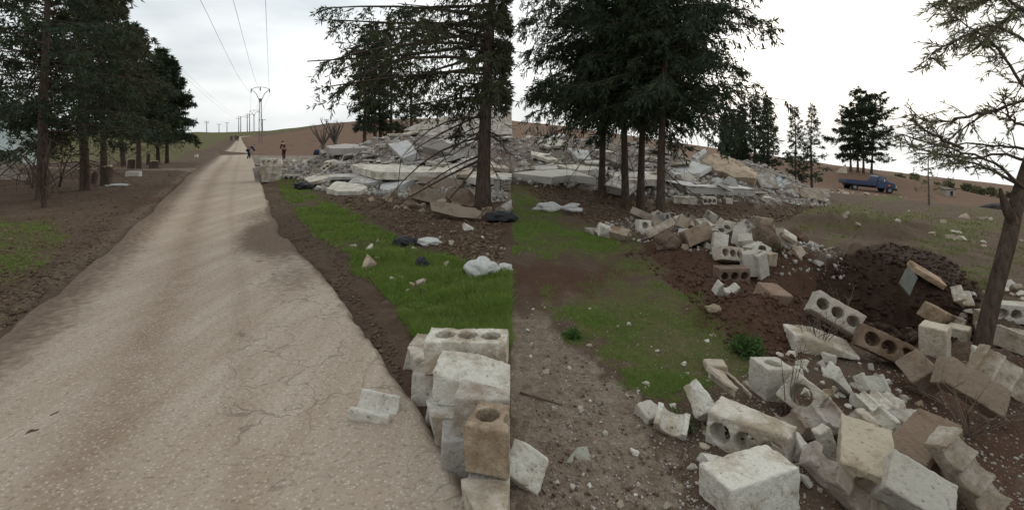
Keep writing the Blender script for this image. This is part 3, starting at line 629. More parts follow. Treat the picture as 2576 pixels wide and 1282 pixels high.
def cut(bm, co, no):             # keep the side that the normal points away from
    r = bmesh.ops.bisect_plane(bm, geom=bm.verts[:]+bm.edges[:]+bm.faces[:], plane_co=co, plane_no=no, clear_outer=True)
    es = [g for g in r['geom_cut'] if isinstance(g, bmesh.types.BMEdge)]
    if es: bmesh.ops.triangle_fill(bm, edges=es, use_beauty=True)
    bmesh.ops.recalc_face_normals(bm, faces=bm.faces[:])
def bm_mesh(bm, name='block'):
    me = bpy.data.meshes.new(name); bm.to_mesh(me); bm.free(); return me
NEAR = []                        # blocks that get chipped, rough surfaces
def verts_np(me):
    a = np.zeros(len(me.vertices)*3, np.float32); me.vertices.foreach_get('co', a); return a.reshape(-1, 3).astype(float)
def pose(o, px, py, rot, up=0, sink=.02, Yfix=None):
    Rm = np.array(Euler([R(a) for a in rot]).to_matrix()); V = verts_np(o.data)@Rm.T; c_ = (V.max(0)+V.min(0))/2
    V = V-c_; h = hit(px, py); Y = h.y if Yfix is None else Yfix
    low = V[V[:, 2] < V[:, 2].min()+.05]
    for _ in range(8):
        x = (px-CX)/FP*Y; z = float(np.mean(G(low[:, 0]+x, low[:, 1]+Y)))-V[:, 2].min()-sink+up
        if Yfix is not None: break
        Yn = (CAMZ-z)*FP/(py-Y0); Y = .5*Y+.5*np.clip(Yn, Y*.6, Y*1.6)
    x = (px-CX)/FP*Y
    o.rotation_euler = [R(a) for a in rot]; o.location = Vector((x, Y, z))-Vector(np.array(c_)); return o
def half_bm(L, D, Hh, nh, hr, seg=9):      # block split through its holes: extruded profile with open half-round hollows on top
    pts = [(-L/2, 0), (L/2, 0), (L/2, Hh)]; sp_ = L/nh
    for k in range(nh-1, -1, -1):
        cx_ = -L/2+sp_*(k+.5); pts += [(cx_+hr*math.cos(a*math.pi/seg), Hh-hr*math.sin(a*math.pi/seg)) for a in range(seg+1)]
    pts.append((-L/2, Hh*.92)); bm = bmesh.new(); lo = [bm.verts.new((x, -D/2, z)) for x, z in pts]; hi = [bm.verts.new((x, D/2, z)) for x, z in pts]; n = len(pts)
    bm.faces.new(lo); bm.faces.new(hi[::-1])
    for i in range(n): bm.faces.new((lo[i], hi[i], hi[(i+1) % n], lo[(i+1) % n]))
    bmesh.ops.triangulate(bm, faces=bm.faces[:]); bmesh.ops.recalc_face_normals(bm, faces=bm.faces[:]); return bm
def lump_bm(dims, seed=0):
    bm = bmesh.new(); bmesh.ops.create_icosphere(bm, subdivisions=3, radius=.5)
    for v in bm.verts:
        v.co *= 1+.35*mnoise.noise(v.co*3+Vector((seed, 0, 0)))+.15*mnoise.noise(v.co*9); v.co = Vector((v.co.x*dims[0], v.co.y*dims[1], v.co.z*dims[2]))
    return bm
def near_block(name, label, px, py, rot, color=PALE_C, up=0, cuts=(), nh=3, cat='block', group=None, sink=.028, dims=(.40, .20, .20), hr=.055, sp=.127, rough=1, Yfix=None, half=0):
    bm = half_bm(*dims, half, hr) if half else (lump_bm(dims, px) if nh < 0 else hollow_bm(*dims, nh=nh, hr=hr, sp=sp))
    for co, no in cuts: cut(bm, co, no)
    o = link(name, bm_mesh(bm, name), M_CON, color=color); pose(o, px, py, rot, up, sink, Yfix); tag(o, label, cat, group); NEAR.append((o, rough)); return o
def finish_near():
    vox = {}
    for o, rough in NEAR:
        dist = o.location.y; m_ = o.modifiers.new('rough', 'REMESH'); m_.mode = 'VOXEL'; m_.voxel_size = .0068 if dist < 3.2 else .0095
    bpy.context.view_layer.update(); dg = bpy.context.evaluated_depsgraph_get()
    new = [(o, rough, bpy.data.meshes.new_from_object(o.evaluated_get(dg))) for o, rough in NEAR]
    for k, (o, rough, me) in enumerate(new):
        if len(me.vertices) < 20: o.modifiers.clear(); continue
        V = verts_np(me); N = np.zeros(len(V)*3, np.float32); me.vertices.foreach_get('normal', N); N = N.reshape(-1, 3)
        f = k*7.3
        n1 = fbm(V[:, 0]*14+f, V[:, 1]*14+V[:, 2]*9.1, 200+k, 3); n2 = fbm(V[:, 1]*14+f, V[:, 2]*14-V[:, 0]*7.7, 300+k, 3); n3 = fbm(V[:, 0]*60+V[:, 2]*43, V[:, 1]*60+f, 400+k, 2)
        dsp = (-.0065*np.clip(n1+n2, -.25, 1)-.0030*n3)*rough
        V = V+N*dsp[:, None]; me.vertices.foreach_set('co', V.astype(np.float32).ravel()); me.update()
        me.polygons.foreach_set('use_smooth', np.ones(len(me.polygons), bool))
        o.modifiers.clear(); o.data = me; me.materials.clear(); me.materials.append(M_CON); me.name = o.name
# --- stack at the road's edge (its end stands flush with the open ground on the right)
GS = 'hollow blocks stacked at the edge of the road'
def stack_block(label, xl, Y, z0, yaw, color, nh=3, L=.40, tilt=0, cuts=(), hr=.055, sp=.127, W_=.20, Hh=.20):
    bm = hollow_bm(L, W_, Hh, nh=nh, hr=hr, sp=sp)
    for co, no in cuts: cut(bm, co, no)
    Mx = Matrix.Translation((xl+L/2*math.cos(R(yaw)), Y+L/2*math.sin(R(yaw)), z0+Hh/2)) @ Euler((R(tilt), 0, R(yaw))).to_matrix().to_4x4()
    bmesh.ops.transform(bm, matrix=Mx, verts=bm.verts[:])
    if max(v.co.x for v in bm.verts) > -.012: cut(bm, (-.012, 0, 0), (1, 0, 0))
    o = link('hollow_block', None or bm_mesh(bm, 'hollow_block'), M_CON, color=color); c_ = Vector((xl, Y, z0))
    for v in o.data.vertices: v.co -= c_
    o.location = c_; tag(o, label, 'block', GS); NEAR.append((o, 1.0))
zs = gz(-.5, 2.9)
names = ['farthest', 'second farthest', 'third farthest', 'fourth farthest', 'fourth nearest', 'third nearest', 'second nearest', 'nearest']
for i, (px, Y, cl_) in enumerate([(1017, 3.58, PALE_C), (1033, 3.36, PALE_C), (1048, 3.13, (.52, .50, .45)), (1062, 2.91, (.47, .45, .41)), (1078, 2.69, (.50, .48, .43)), (1112, 2.47, (.45, .43, .40)), (1152, 2.25, (.50, .47, .42)), (1175, 2.03, (.48, .43, .36))]):
    cuts = []
    if i % 3 == 0: cuts = [((-.13, 0, 0), (-1, 0, .25))]
    if i % 3 == 1: cuts = [((-.155, 0, 0), (-1, -.4, -.2))]
    stack_block(names[i]+' bottom-course block end of the stack along the road', (px-CX)/FP*Y-(.03 if cuts else 0), Y, zs-.01, (-6, 3, -9, 4, -5, 6, -8, 2)[i], cl_, nh=0, cuts=cuts, tilt=(0, 2, -3, 2, 0, -2, 3, 0)[i], W_=.195)
stack_block('top block of the roadside stack with round holes facing up', -.515, 3.13, zs+.195, -3, WHITE_C, L=.49, hr=.062, sp=.14, W_=.22)
stack_block('stack top block with a pale broken sloping top, in front of the holed one', -.405, 2.80, zs+.19, -9, WHITE_C, nh=0, cuts=[((0, 0, .06), (.25, -.35, 1))], tilt=3)
stack_block('dark ridged top block in the middle of the roadside stack', -.27, 2.52, zs+.17, -7, (.46, .44, .40), nh=0, cuts=[((0, .02, .085), (.2, .3, 1))], tilt=-2)
stack_block('nearest top block of the roadside stack with a smooth brown face', -.175, 2.25, zs+.20, -16, (.40, .32, .24), tilt=2)
# --- broken block on the road
near_block('broken_block', 'broken half block with a hollow pale top lying on the road', 945, 1036, (6, -10, 78), (.78, .76, .70), dims=(.17, .235, .135), half=1, hr=.066)
# --- right foreground
GF = 'concrete blocks thrown about the right foreground'
nb = near_block
nb('concrete_block', 'big pale solid block at the bottom edge, its broad top turned to the sky', 1885, 1222, (0, 0, 22), WHITE_C, nh=0, group=GF, dims=(.42, .20, .20))
nb('hollow_block', 'block with pale flat top and dark broken side, behind the big pale bottom one', 1882, 1090, (90, 4, -42), PALE_C, group=GF, dims=(.40, .20, .22), cuts=[((0, 0, .09), (.2, .1, 1))])
nb('hollow_block', 'upright half block with a round hole in its top beside the grass', 1941, 955, (0, 4, 8), PALE_C, group=GF, nh=1, dims=(.21, .20, .23), hr=.055)
nb('hollow_block', 'tilted half block whose round hole faces left', 2022, 997, (60, 25, -52), PALE_C, group=GF, nh=1, dims=(.22, .20, .22), hr=.062)
nb('hollow_block', 'large speckled leaning block with a hole in its near lower end', 2175, 1160, (104, 6, -32), (.56, .49, .38), group=GF, up=.03, dims=(.22, .20, .34), nh=1, hr=.06)
nb('hollow_block', 'pale block tipped on edge at the bottom, facing the camera', 2295, 1236, (38, 22, -32), PALE_C, group=GF, up=.02, nh=0, dims=(.25, .19, .2))
nb('hollow_block', 'brown block lying behind the two tipped pale ones', 2325, 1135, (90, -14, 28), BROWN_C, group=GF, up=.0)
nb('broken_block', 'ridged broken block standing on end at the bottom right', 2432, 1185, (40, 58, -30), (.46, .43, .38), group=GF, up=.02, dims=(.34, .16, .12), half=3, hr=.05)
nb('hollow_block', 'long brown-faced slab-like block propped at a slant near the leaning tree', 2440, 972, (58, 30, -18), (.30, .23, .17), group=GF, up=.06, dims=(.38, .2, .14), nh=0)
nb('broken_block', 'broken block with parallel ridges right of the propped brown one', 2520, 940, (70, 35, -20), (.46, .41, .34), group=GF, up=.04, dims=(.36, .22, .12), half=3, hr=.05)
nb('broken_block', 'half-round broken block leaning behind the propped brown one', 2478, 915, (85, 10, -35), PALE_C, group=GF, up=.02, dims=(.18, .22, .14), half=1, hr=.07)
nb('hollow_block', 'soil-covered block showing three dark round holes to the camera', 2225, 872, (72, 22, -22), (.24, .17, .12), group=GF, up=.0, dims=(.40, .19, .2), hr=.056, sp=.127)
nb('broken_block', 'white curved half block standing on the crater edge', 2235, 825, (70, 0, 15), WHITE_C, group=GF, up=.06, dims=(.20, .2, .13), half=1, hr=.08)
nb('hollow_block', 'left block of the upright pair beside the leaning trunk', 2352, 858, (0, 0, 40), (.58, .53, .43), group=GF, nh=0, dims=(.22, .2, .30))
nb('hollow_block', 'right block of the upright pair touching the leaning trunk', 2412, 852, (0, 0, 40), (.60, .55, .45), group=GF, nh=0, dims=(.22, .2, .30))
nb('hollow_block', 'tilted block with three round holes at the crater rim', 2098, 788, (65, 28, -25), (.50, .46, .40), group=GF, up=.12, hr=.05)
nb('broken_block', 'wide flat broken block with a white top behind the dry twigs', 2062, 858, (0, 3, -8), WHITE_C, group=GF, dims=(.52, .26, .16), nh=0, cuts=[((0, 0, .05), (.3, -.2, 1))])
nb('hollow_block', 'brown squarish block on the right crater rim', 2356, 793, (20, 20, 30), (.36, .27, .19), group=GF, up=.1, dims=(.3, .26, .2), nh=0)
nb('broken_block', 'pale wedge of block between the brown one and the leaning trunk', 2422, 805, (0, -12, 12), PALE_C, group=GF, up=.06, dims=(.40, .2, .12), half=3, hr=.05)
nb('broken_block', 'white half-ring of a broken block on the right rim of the crater', 2420, 745, (60, 30, 20), WHITE_C, group=GF, up=.05, dims=(.22, .2, .13), half=1, hr=.085)
nb('hollow_block', 'pale block just right of the leaning trunk foot', 2500, 845, (0, 2, -12), PALE_C, group=GF, dims=(.26, .2, .22), nh=0)
nb('hollow_block', 'grey block lying on its side at the right edge of the frame', 2545, 785, (90, 0, -18), PALE_C, group=GF, dims=(.40, .22, .2))
nb('broken_block', 'flat pale block under the one at the right edge', 2500, 800, (90, 0, 5), (.5, .46, .38), group=GF, dims=(.40, .2, .14), nh=0)
nb('broken_block', 'brown-bottomed broken block behind the flat pale-topped one', 1838, 975, (90, 6, 12), (.50, .43, .35), group=GF, dims=(.34, .2, .24), cuts=[((0, .05, 0), (.35, 1, .1)), ((-.14, 0, 0), (-1, .3, 0))])
nb('broken_block', 'pointed pale broken piece left of the brown-bottomed one', 1768, 1015, (40, 30, 30), WHITE_C, group=GF, nh=0, dims=(.2, .2, .16), cuts=[((0, 0, 0), (.6, .3, 1))])
nb('broken_block', 'scalloped pale fragment with three broken hollows in the middle of the debris', 2205, 1013, (16, 3, 10), WHITE_C, group=GF, dims=(.29, .14, .09), half=3, hr=.042, up=.02)
nb('broken_block', 'second scalloped fragment lying just below the three-hollowed one', 2180, 1062, (12, -4, 4), PALE_C, group=GF, dims=(.32, .14, .09), half=2, hr=.05)
nb('broken_block', 'shell-shaped pale fragment above the scalloped one', 2192, 965, (50, 8, 10), WHITE_C, group=GF, dims=(.18, .12, .11), half=1, hr=.075)
nb('broken_block', 'tall jagged white fragment left of the shell-shaped one', 2112, 962, (80, 40, 10), WHITE_C, group=GF, nh=0, dims=(.26, .12, .10), cuts=[((0, 0, 0), (.4, 1, .3))])
nb('broken_block', 'rounded dark fragment under the tilted half block', 2040, 1062, (15, -12, 0), (.42, .38, .34), group=GF, dims=(.36, .14, .10), half=3, hr=.048)
nb('broken_block', 'brown lump of block beside the propped slab-like one', 2310, 938, (30, 40, 20), (.26, .20, .15), group=GF, nh=0, dims=(.22, .2, .2), cuts=[((0.03, 0, 0.04), (.6, .3, 1))])
nb('broken_block', 'grey double fragment on the grass edge left of the debris', 1690, 1062, (35, 10, -25), WHITE_C, group=GF, dims=(.18, .13, .09), half=1, hr=.06)
nb('broken_block', 'small pale slab piece next to the grey double fragment', 1640, 1040, (20, 0, 30), PALE_C, group=GF, dims=(.20, .12, .08), nh=0, cuts=[((.05, 0, 0), (1, .5, .2))])
nb('broken_block', 'white chunk at the bottom of the frame beside the roadside stack', 1322, 1165, (30, 10, -20), WHITE_C, group=GF, dims=(.17, .15, .12), nh=0, cuts=[((.0, 0, .03), (.6, -.2, 1))])
nb('broken_block', 'thin grey-green flat flake lying on the bare soil', 1455, 1148, (8, 0, 12), (.36, .37, .31), group=GF, dims=(.14, .09, .03), nh=0, cuts=[((-.03, 0, 0), (-1, 1, 0))])
nb('broken_block', 'white three-cornered lump between the blocks at the bottom', 2008, 1133, (20, 30, 0), WHITE_C, group=GF, dims=(.14, .12, .10), nh=0, cuts=[((.03, 0, 0), (1, .6, .6))])
nb('broken_block', 'small forked white fragment left of the big pale bottom block', 1798, 1160, (15, 10, 25), WHITE_C, group=GF, dims=(.15, .07, .06), nh=0, cuts=[((.0, 0.01, 0.01), (.5, 1, .6))])
nb('broken_block', 'small brown-edged block lying on the grass above the debris', 1800, 925, (90, 0, -5), (.52, .46, .37), group=GF, dims=(.15, .09, .12), nh=0)
nb('broken_block', 'little white lump just below the brown-edged block on the grass', 1803, 950, (0, 10, 10), WHITE_C, group=GF, dims=(.10, .07, .06), nh=0, cuts=[((.0, 0, .01), (.5, .3, 1))])
nb('broken_block', 'jagged white twin-peaked fragment on the red soil', 1826, 728, (20, 15, 15), WHITE_C, group=GF, dims=(.26, .10, .16), half=1, hr=.1)
nb('stone', 'flat rounded tan stone at the edge of the red soil', 1795, 775, (0, 0, 10), (.36, .28, .20), group=None, dims=(.17, .13, .08), nh=-1, cat='stone', rough=2.2)
nb('broken_block', 'dark slim fragment wedged at the lower left of the speckled leaning block', 2110, 1210, (30, 40, -20), GREY_C, group=GF, dims=(.34, .12, .09), half=2, hr=.045)
nb('broken_block', 'thin pale offcut under the speckled leaning block', 2080, 1120, (75, 70, 0), WHITE_C, group=GF, dims=(.20, .08, .06), nh=0)
nb('broken_block', 'grey ring-marked slab piece right of the scalloped fragments', 2300, 1060, (5, 5, 10), (.42, .40, .36), group=GF, dims=(.26, .18, .06), nh=0)
nb('broken_block', 'broken block lying at the right edge beyond the leaning trunk', 2556, 860, (90, 20, 0), (.42, .36, .29), group=GF, dims=(.30, .2, .18), nh=0)
# --- line of broken blocks in the middle distance
GM = 'broken blocks along the knocked-down boundary wall'
nb('hollow_block', 'brown block perched on an earth lump with one small dark hole', 1920, 562, (0, 6, 20), (.36, .29, .22), group=GM, dims=(.34, .2, .24), nh=0, up=.17)
nb('earth_lump', 'dark earth lump carrying the perched brown block', 1915, 600, (0, 0, 10), DARK_C, cat='earth lump', dims=(.5, .42, .42), nh=-1, rough=3, sink=.08)
nb('broken_block', 'brown slab tilted up like a tent beside the perched block', 2020, 600, (20, 40, 20), (.24, .17, .12), group=GM, dims=(.42, .34, .12), nh=0, up=.06)
nb('hollow_block', 'block with two round holes showing on the red soil', 1832, 640, (70, 10, 18), (.55, .50, .42), group=GM)
nb('hollow_block', 'dark soil-stained block with three round holes in a row', 1840, 690, (88, 0, 2), (.20, .14, .11), group=GM, hr=.05)
nb('hollow_block', 'upright pale block leaning in the knocked-down wall', 1905, 665, (0, 78, 30), PALE_C, group=GM, dims=(.34, .2, .2))
nb('hollow_block', 'narrow upright block next to the leaning pale one', 1885, 663, (10, 85, 0), PALE_C, group=GM, dims=(.32, .16, .2))
nb('hollow_block', 'brown-faced block with a white upper edge in the middle of the wall line', 1752, 590, (75, -16, 16), (.30, .22, .165), group=GM, dims=(.46, .24, .18), nh=0)
nb('hollow_block', 'white half block with a round hole at the left of the wall line', 1618, 568, (80, 5, 10), WHITE_C, group=GM, nh=1, dims=(.24, .2, .2), hr=.06)
nb('broken_block', 'rounded white lump at the left end of the wall line', 1520, 580, (20, 20, 20), WHITE_C, group=GM, nh=0, dims=(.22, .18, .18), rough=2)
nb('broken_block', 'brown wedge block beside the rounded white lump', 1558, 588, (30, 10, -25), (.36, .29, .22), group=GM, nh=0, dims=(.32, .18, .16))
nb('broken_block', 'long ridged piece leaning against the nearest conifer trunk', 1622, 545, (60, 22, -20), (.36, .31, .26), group=GM, nh=0, dims=(.62, .16, .14))
nb('broken_block', 'long pale piece slanting up to the right in front of the conifer trunk', 1660, 575, (60, -24, 14), (.50, .46, .40), group=GM, nh=0, dims=(.55, .13, .10), up=.04)
nb('earth_lump', 'dark hollowed earth lump under the slanting pale piece', 1680, 605, (0, 0, 10), DARK_C, cat='earth lump', dims=(.42, .36, .30), nh=-1, rough=3, sink=.08)
nb('broken_block', 'brown lump of block lying on the red soil below the wall line', 1942, 745, (20, 10, 20), (.30, .21, .155), group=GM, nh=0, dims=(.28, .22, .18))
nb('broken_block', 'flat tan slab on the far rim of the crater', 2330, 690, (10, 32, -20), (.40, .29, .2), group=GM, nh=0, dims=(.42, .3, .08))
nb('roof_sheet', 'thin grey-green sheet sticking out of the crater soil', 2285, 790, (60, -20, 40), (.13, .14, .13), cat='sheet', nh=0, dims=(.42, .18, .02), rough=.4, up=.05)
finish_near()
# ------------------------------------------------------------------ scattered fragments (each its own object) and fine debris
def chunk_mesh(seed, n=10, flat=1):
    rnd = random.Random(seed); bm = bmesh.new()
    for _ in range(n+6):
        v = Vector((rnd.gauss(0, 1), rnd.gauss(0, 1), rnd.gauss(0, 1))).normalized(); m_ = max(abs(v.x), abs(v.y), abs(v.z)); v = v/m_*.5*rnd.uniform(.8, 1.05); v.z *= flat; bm.verts.new(v)
    bmesh.ops.convex_hull(bm, input=bm.verts[:]); loose = [v for v in bm.verts if not v.link_faces]; bmesh.ops.delete(bm, geom=loose, context='VERTS')
    me = bm_mesh(bm, 'chunk'); me.materials.append(M_CON); return me
def plate_mesh(seed):
    rnd = random.Random(seed); n = rnd.randint(4, 6); pts = []
    for i in range(n):
        a = (i+rnd.uniform(-.25, .25))*2*math.pi/n; r_ = rnd.uniform(.38, .6); pts.append((r_*math.cos(a), r_*.75*math.sin(a)))
    mb = MB(); t_ = .10; mb.add([(x, y, t_/2+rnd.gauss(0, .006)) for x, y in pts]+[(x*rnd.uniform(.93, 1.03), y*rnd.uniform(.93, 1.03), -t_/2) for x, y in pts], [tuple(range(n)), tuple(range(2*n-1, n-1, -1))]+[(i, i+n, (i+1) % n+n, (i+1) % n) for i in range(n)])
    me = mb.me('plate'); me.materials.append(M_CON); return me
CH = [chunk_mesh(i) for i in range(14)]; PLT = [plate_mesh(i+40) for i in range(10)]
def lowblock(i, nh=3):
    bm = hollow_bm(nh=nh, seg=8, jit=.004, seed=i)
    rnd = random.Random(i)
    if i % 2: cut(bm, (rnd.uniform(-.02, .1), 0, 0), (1, rnd.uniform(-.4, .4), rnd.uniform(-.4, .4)))
    me = bm_mesh(bm, 'block'); me.materials.append(M_CON); return me
LB = [lowblock(i) for i in range(6)]+[lowblock(20, 0), lowblock(21, 0)]
def sample(poly, n, seed, side, mar=.12):
    rng_ = np.random.default_rng(seed); P = np.array(poly, float); X = []; Yo = []; got = 0
    u0, u1 = (P[:, 0].min()-CX)/FP, (P[:, 0].max()-CX)/FP
    ylo = max(1.3, FP*1.35/(P[:, 1].max()-Y0+1)); yhi = min(56., FP*2.9/max(P[:, 1].min()-Y0-.105*max(0, P[:, 0].max()-CX), 20)+3)
    for _ in range(40):
        m_ = max(2000, min(3*n, 60000)); Y = 1/rng_.uniform(1/yhi, 1/ylo, m_); x = rng_.uniform(u0, u1, m_)*Y; px, py = pix(x, Y, land(x, Y)+heaps(x, Y))
        ok = (sdf(px, py, poly) > 0) & (x*side > mar); X.append(x[ok]); Yo.append(Y[ok]); got += ok.sum()
        if got >= n: break
    return np.concatenate(X)[:n], np.concatenate(Yo)[:n]
LM = [(655, 440, 'the roadside block pillar'), (720, 375, 'the person in maroon'), (797, 383, 'the dark blue cloth bundle'), (800, 447, 'the thin plate at the heap tip'), (870, 470, 'the ragged white front slab'), (915, 445, 'the stepped white slab'), (1005, 460, 'the smooth white sloping slab'), (1010, 375, 'the tipped grey slab left of the trunk'), (1130, 372, 'the thick grey beam by the trunk'), (1150, 330, 'the huge leaning roof slab'), (1100, 460, 'the brown masonry by the trunk'), (1215, 440, 'the big conifer trunk'), (1000, 425, 'the long thin white slab'), (1150, 530, 'the brown wall footing'), (880, 367, 'the pale strip under the pollarded trees'), (760, 395, 'the middle of the low rubble by the road'), (840, 400, 'the dark gap in the low rubble'),
      (1212, 671, 'the large white sack'), (1078, 607, 'the flattened white sack'), (1062, 660, 'the black bag in the grass'), (950, 755, 'the grass edge by the road'),
      (1330, 374, 'the black cloth bundle'), (1455, 385, 'the tipped grey slab left of the trunks'), (1370, 436, 'the long folded white slab'), (1513, 450, 'the leftmost of four trunks'), (1573, 470, 'the second of four trunks'), (1611, 480, 'the third of four trunks'), (1662, 500, 'the rightmost of four trunks'), (1735, 420, 'the sloping white slab by the trunks'), (1810, 480, 'the long hollow-core slab'), (1835, 415, 'the tan plaster heap'), (1930, 455, 'the tipped grey slab by the blue panel'), (1965, 458, 'the light blue panel'), (2045, 488, 'the stubby tan beam end'),
      (1520, 580, 'the rounded white lump'), (1618, 568, 'the white half block with a hole'), (1752, 590, 'the brown-faced block of the wall line'), (1832, 640, 'the two-holed pale block'), (1840, 690, 'the dark three-holed block'), (1905, 665, 'the upright pale blocks'), (1920, 570, 'the perched brown block'), (2020, 600, 'the tent-like brown slab'), (2230, 720, 'the dark crater'),
      (1941, 955, 'the upright half block'), (2022, 997, 'the tilted holed half block'), (2112, 962, 'the tall jagged fragment'), (2205, 1013, 'the scalloped fragment'), (2062, 858, 'the wide white-topped block'), (2225, 872, 'the soil-covered holed block'), (2310, 938, 'the brown lump'), (2420, 745, 'the white half-ring'), (2385, 855, 'the upright pair of blocks'), (2500, 845, 'the leaning trunk'),
      (1322, 1165, 'the white chunk by the stack'), (1455, 1148, 'the grey-green flake'), (1690, 1062, 'the grey double fragment'), (1800, 925, 'the brown-edged block on the grass'), (1826, 728, 'the twin-peaked white fragment'), (1795, 775, 'the tan stone'), (1402, 521, 'the pinched white sack'), (1360, 1005, 'the thin stick on the soil'), (1880, 1220, 'the big pale bottom block'), (1440, 850, 'the small weed on the right grass'), (2180, 460, 'the dark truck'), (2337, 440, 'the thin sapling'), (2300, 545, 'the earth heaps in the olive field'), (2500, 560, 'the snag of the leaning tree')]
def where(x, y, z, k=0):
    px, py = pix(np.array([x]), np.array([y]), np.array([z])); px, py = px[0], py[0]
    b_ = sorted(LM, key=lambda q: (q[0]-px)**2+((q[1]-py)*1.8)**2)[k]; dx, dy = px-b_[0], (py-b_[1])*1.5
    return (('just ' if abs(dx)+abs(dy) < 26 else '')+('right of' if dx > 0 else 'left of') if abs(dx) > abs(dy) else ('in front of' if dy > 0 else 'behind'))+' '+b_[2]
SEEN = {}
def tint(c_): return 'white' if c_[0] > .7 else 'pale' if c_[0] > .5 else 'grey' if abs(c_[0]-c_[2]) < .06 else 'tan' if c_[0] > .4 else 'brown'
def scatter(meshes, name, label, cat, group, poly, n, size, seed, cols, side, tilt=25, sink=.25, flat=(.5, 1)):
    X, Yo = sample(poly, n, seed, side); Z = G(X, Yo); rnd = random.Random(seed)
    for x, y, z in zip(X, Yo, Z):
        ur = rnd.random(); s_ = size[0]*(size[1]/size[0])**(ur**1.6); me = rnd.choice(meshes)
        o = link(name, me, None, color=rnd.choice(cols)); o.location = (x, y, z+s_*.18*(1-sink*2)); f = rnd.uniform(*flat)
        if name == 'hollow_block': s_ = 1; o.location.z = z+.08
        o.scale = (s_, s_*rnd.uniform(.6, 1) if name != 'hollow_block' else 1, s_*f if name != 'hollow_block' else 1); o.rotation_euler = (R(rnd.gauss(0, tilt)), R(rnd.gauss(0, tilt)), rnd.uniform(0, 6.28))
        sw_ = (('small', 'midsize', 'large')[int(ur*2.999)]+' '+('narrow' if o.scale.y < .72*o.scale.x else 'wide' if o.scale.y > .88*o.scale.x else 'oblong')) if name != 'hollow_block' else ('tilted' if abs(o.rotation_euler.x) > .6 else 'lying')
        for k in range(5):
            lab = f'{sw_} {tint(o.color)} {label} {where(x, y, z, k)}'
            if lab not in SEEN and len(lab.split()) <= 16: break
        SEEN[lab] = 1; tag(o, lab, cat, group)
LC = [WHITE_C, PALE_C, PALE_C, WHITE_C, (.56, .53, .49), GREY_C, TAN_C]
RUB_L1 = [(840, 410), (950, 350), (1060, 318), (1288, 300), (1288, 470), (1150, 470), (1000, 480), (860, 470), (780, 450)]
RUB_L2 = [(630, 392), (700, 372), (830, 365), (900, 380), (860, 425), (760, 440), (690, 420)]
RUB_R1 = [(1290, 350), (1420, 345), (1680, 360), (1760, 430), (1700, 470), (1600, 480), (1480, 460), (1290, 445)]
RUB_R2 = [(1680, 390), (1800, 395), (1900, 430), (2010, 480), (2070, 515), (1900, 500), (1700, 470)]
scatter(CH, 'concrete_chunk', 'concrete chunk', 'concrete chunk', 'chunks in the left heap', RUB_L1, 75, (.12, .42), 1, LC, -1)
scatter(PLT, 'concrete_plate', 'roof plate', 'concrete plate', 'flat pieces on the left heap', RUB_L1, 125, (.5, 1.7), 2, [WHITE_C, WHITE_C, PALE_C, (.60, .60, .60)], -1, tilt=9, flat=(.55, .95))
scatter(CH, 'concrete_chunk', 'rubble chunk', 'concrete chunk', 'chunks in the low rubble by the road', RUB_L2, 45, (.15, .5), 3, LC, -1)
scatter(LB, 'hollow_block', 'hollow block', 'block', 'blocks in the low rubble by the road', RUB_L2, 22, (1, 1), 4, LC, -1, tilt=60)
scatter(CH, 'concrete_chunk', 'cement chunk', 'concrete chunk', 'chunks in the right rubble field', RUB_R1, 45, (.12, .4), 5, LC, 1)
scatter(PLT, 'concrete_plate', 'floor plate', 'concrete plate', 'flat pieces in the right field', RUB_R1, 105, (.5, 1.7), 6, [WHITE_C, PALE_C, (.58, .58, .58)], 1, tilt=9, flat=(.55, .95))
scatter(PLT, 'concrete_plate', 'shattered plate', 'concrete plate', 'shattered plates by the tan mound', RUB_R2, 70, (.35, 1.2), 7, [WHITE_C, PALE_C, (.55, .56, .57), GREY_C], 1, tilt=18)
scatter(CH, 'concrete_chunk', 'masonry chunk', 'concrete chunk', 'chunks at the right end of the field', RUB_R2, 30, (.15, .5), 8, LC, 1)
scatter(LB, 'hollow_block', 'hollow block', 'block', 'blocks tumbled in the wall line', [(1640, 560), (1800, 560), (1900, 590), (2000, 620), (2130, 660), (2130, 715), (2040, 715), (1920, 690), (1850, 650), (1700, 600)], 42, (1, 1), 9, LC, 1, tilt=60)
scatter(CH, 'concrete_chunk', 'broken chunk', 'concrete chunk', 'chunks in the wall line', RUBW, 35, (.08, .3), 10, LC, 1)
scatter(CH, 'concrete_chunk', 'broken chunk', 'concrete chunk', 'chunks in the foreground debris', [(1960, 930), (2130, 880), (2300, 900), (2330, 990), (2240, 1050), (2060, 1040)], 40, (.03, .12), 11, [WHITE_C, WHITE_C, PALE_C, TAN_C], 1)
scatter(CH, 'concrete_chunk', 'broken chunk', 'concrete chunk', 'chunks beyond the leaning trunk', [(2400, 730), (2580, 720), (2580, 850), (2470, 860), (2400, 780)], 22, (.06, .24), 12, LC, 1)
scatter(CH, 'block_fragment', 'block fragment', 'block fragment', 'fragments between the foreground blocks', [(1680, 1000), (1800, 930), (2010, 890), (2300, 900), (2420, 1080), (2520, 1270), (1720, 1270)], 120, (.025, .11), 21, [WHITE_C, PALE_C, (.45, .42, .38), TAN_C], 1)
scatter(CH, 'stone', 'stone', 'stone', 'small stones on the right foreground', [(1300, 780), (1500, 720), (1750, 760), (1850, 900), (1700, 1000), (1760, 1282), (1300, 1282)], 60, (.02, .055), 13, [WHITE_C, PALE_C, TAN_C], 1)
scatter(CH, 'stone', 'grass-strip stone', 'stone', 'stones on the left grass strip', [(860, 560), (1000, 560), (1280, 560), (1280, 680), (1000, 760), (900, 690)], 30, (.05, .22), 14, [WHITE_C, PALE_C, TAN_C], -1)
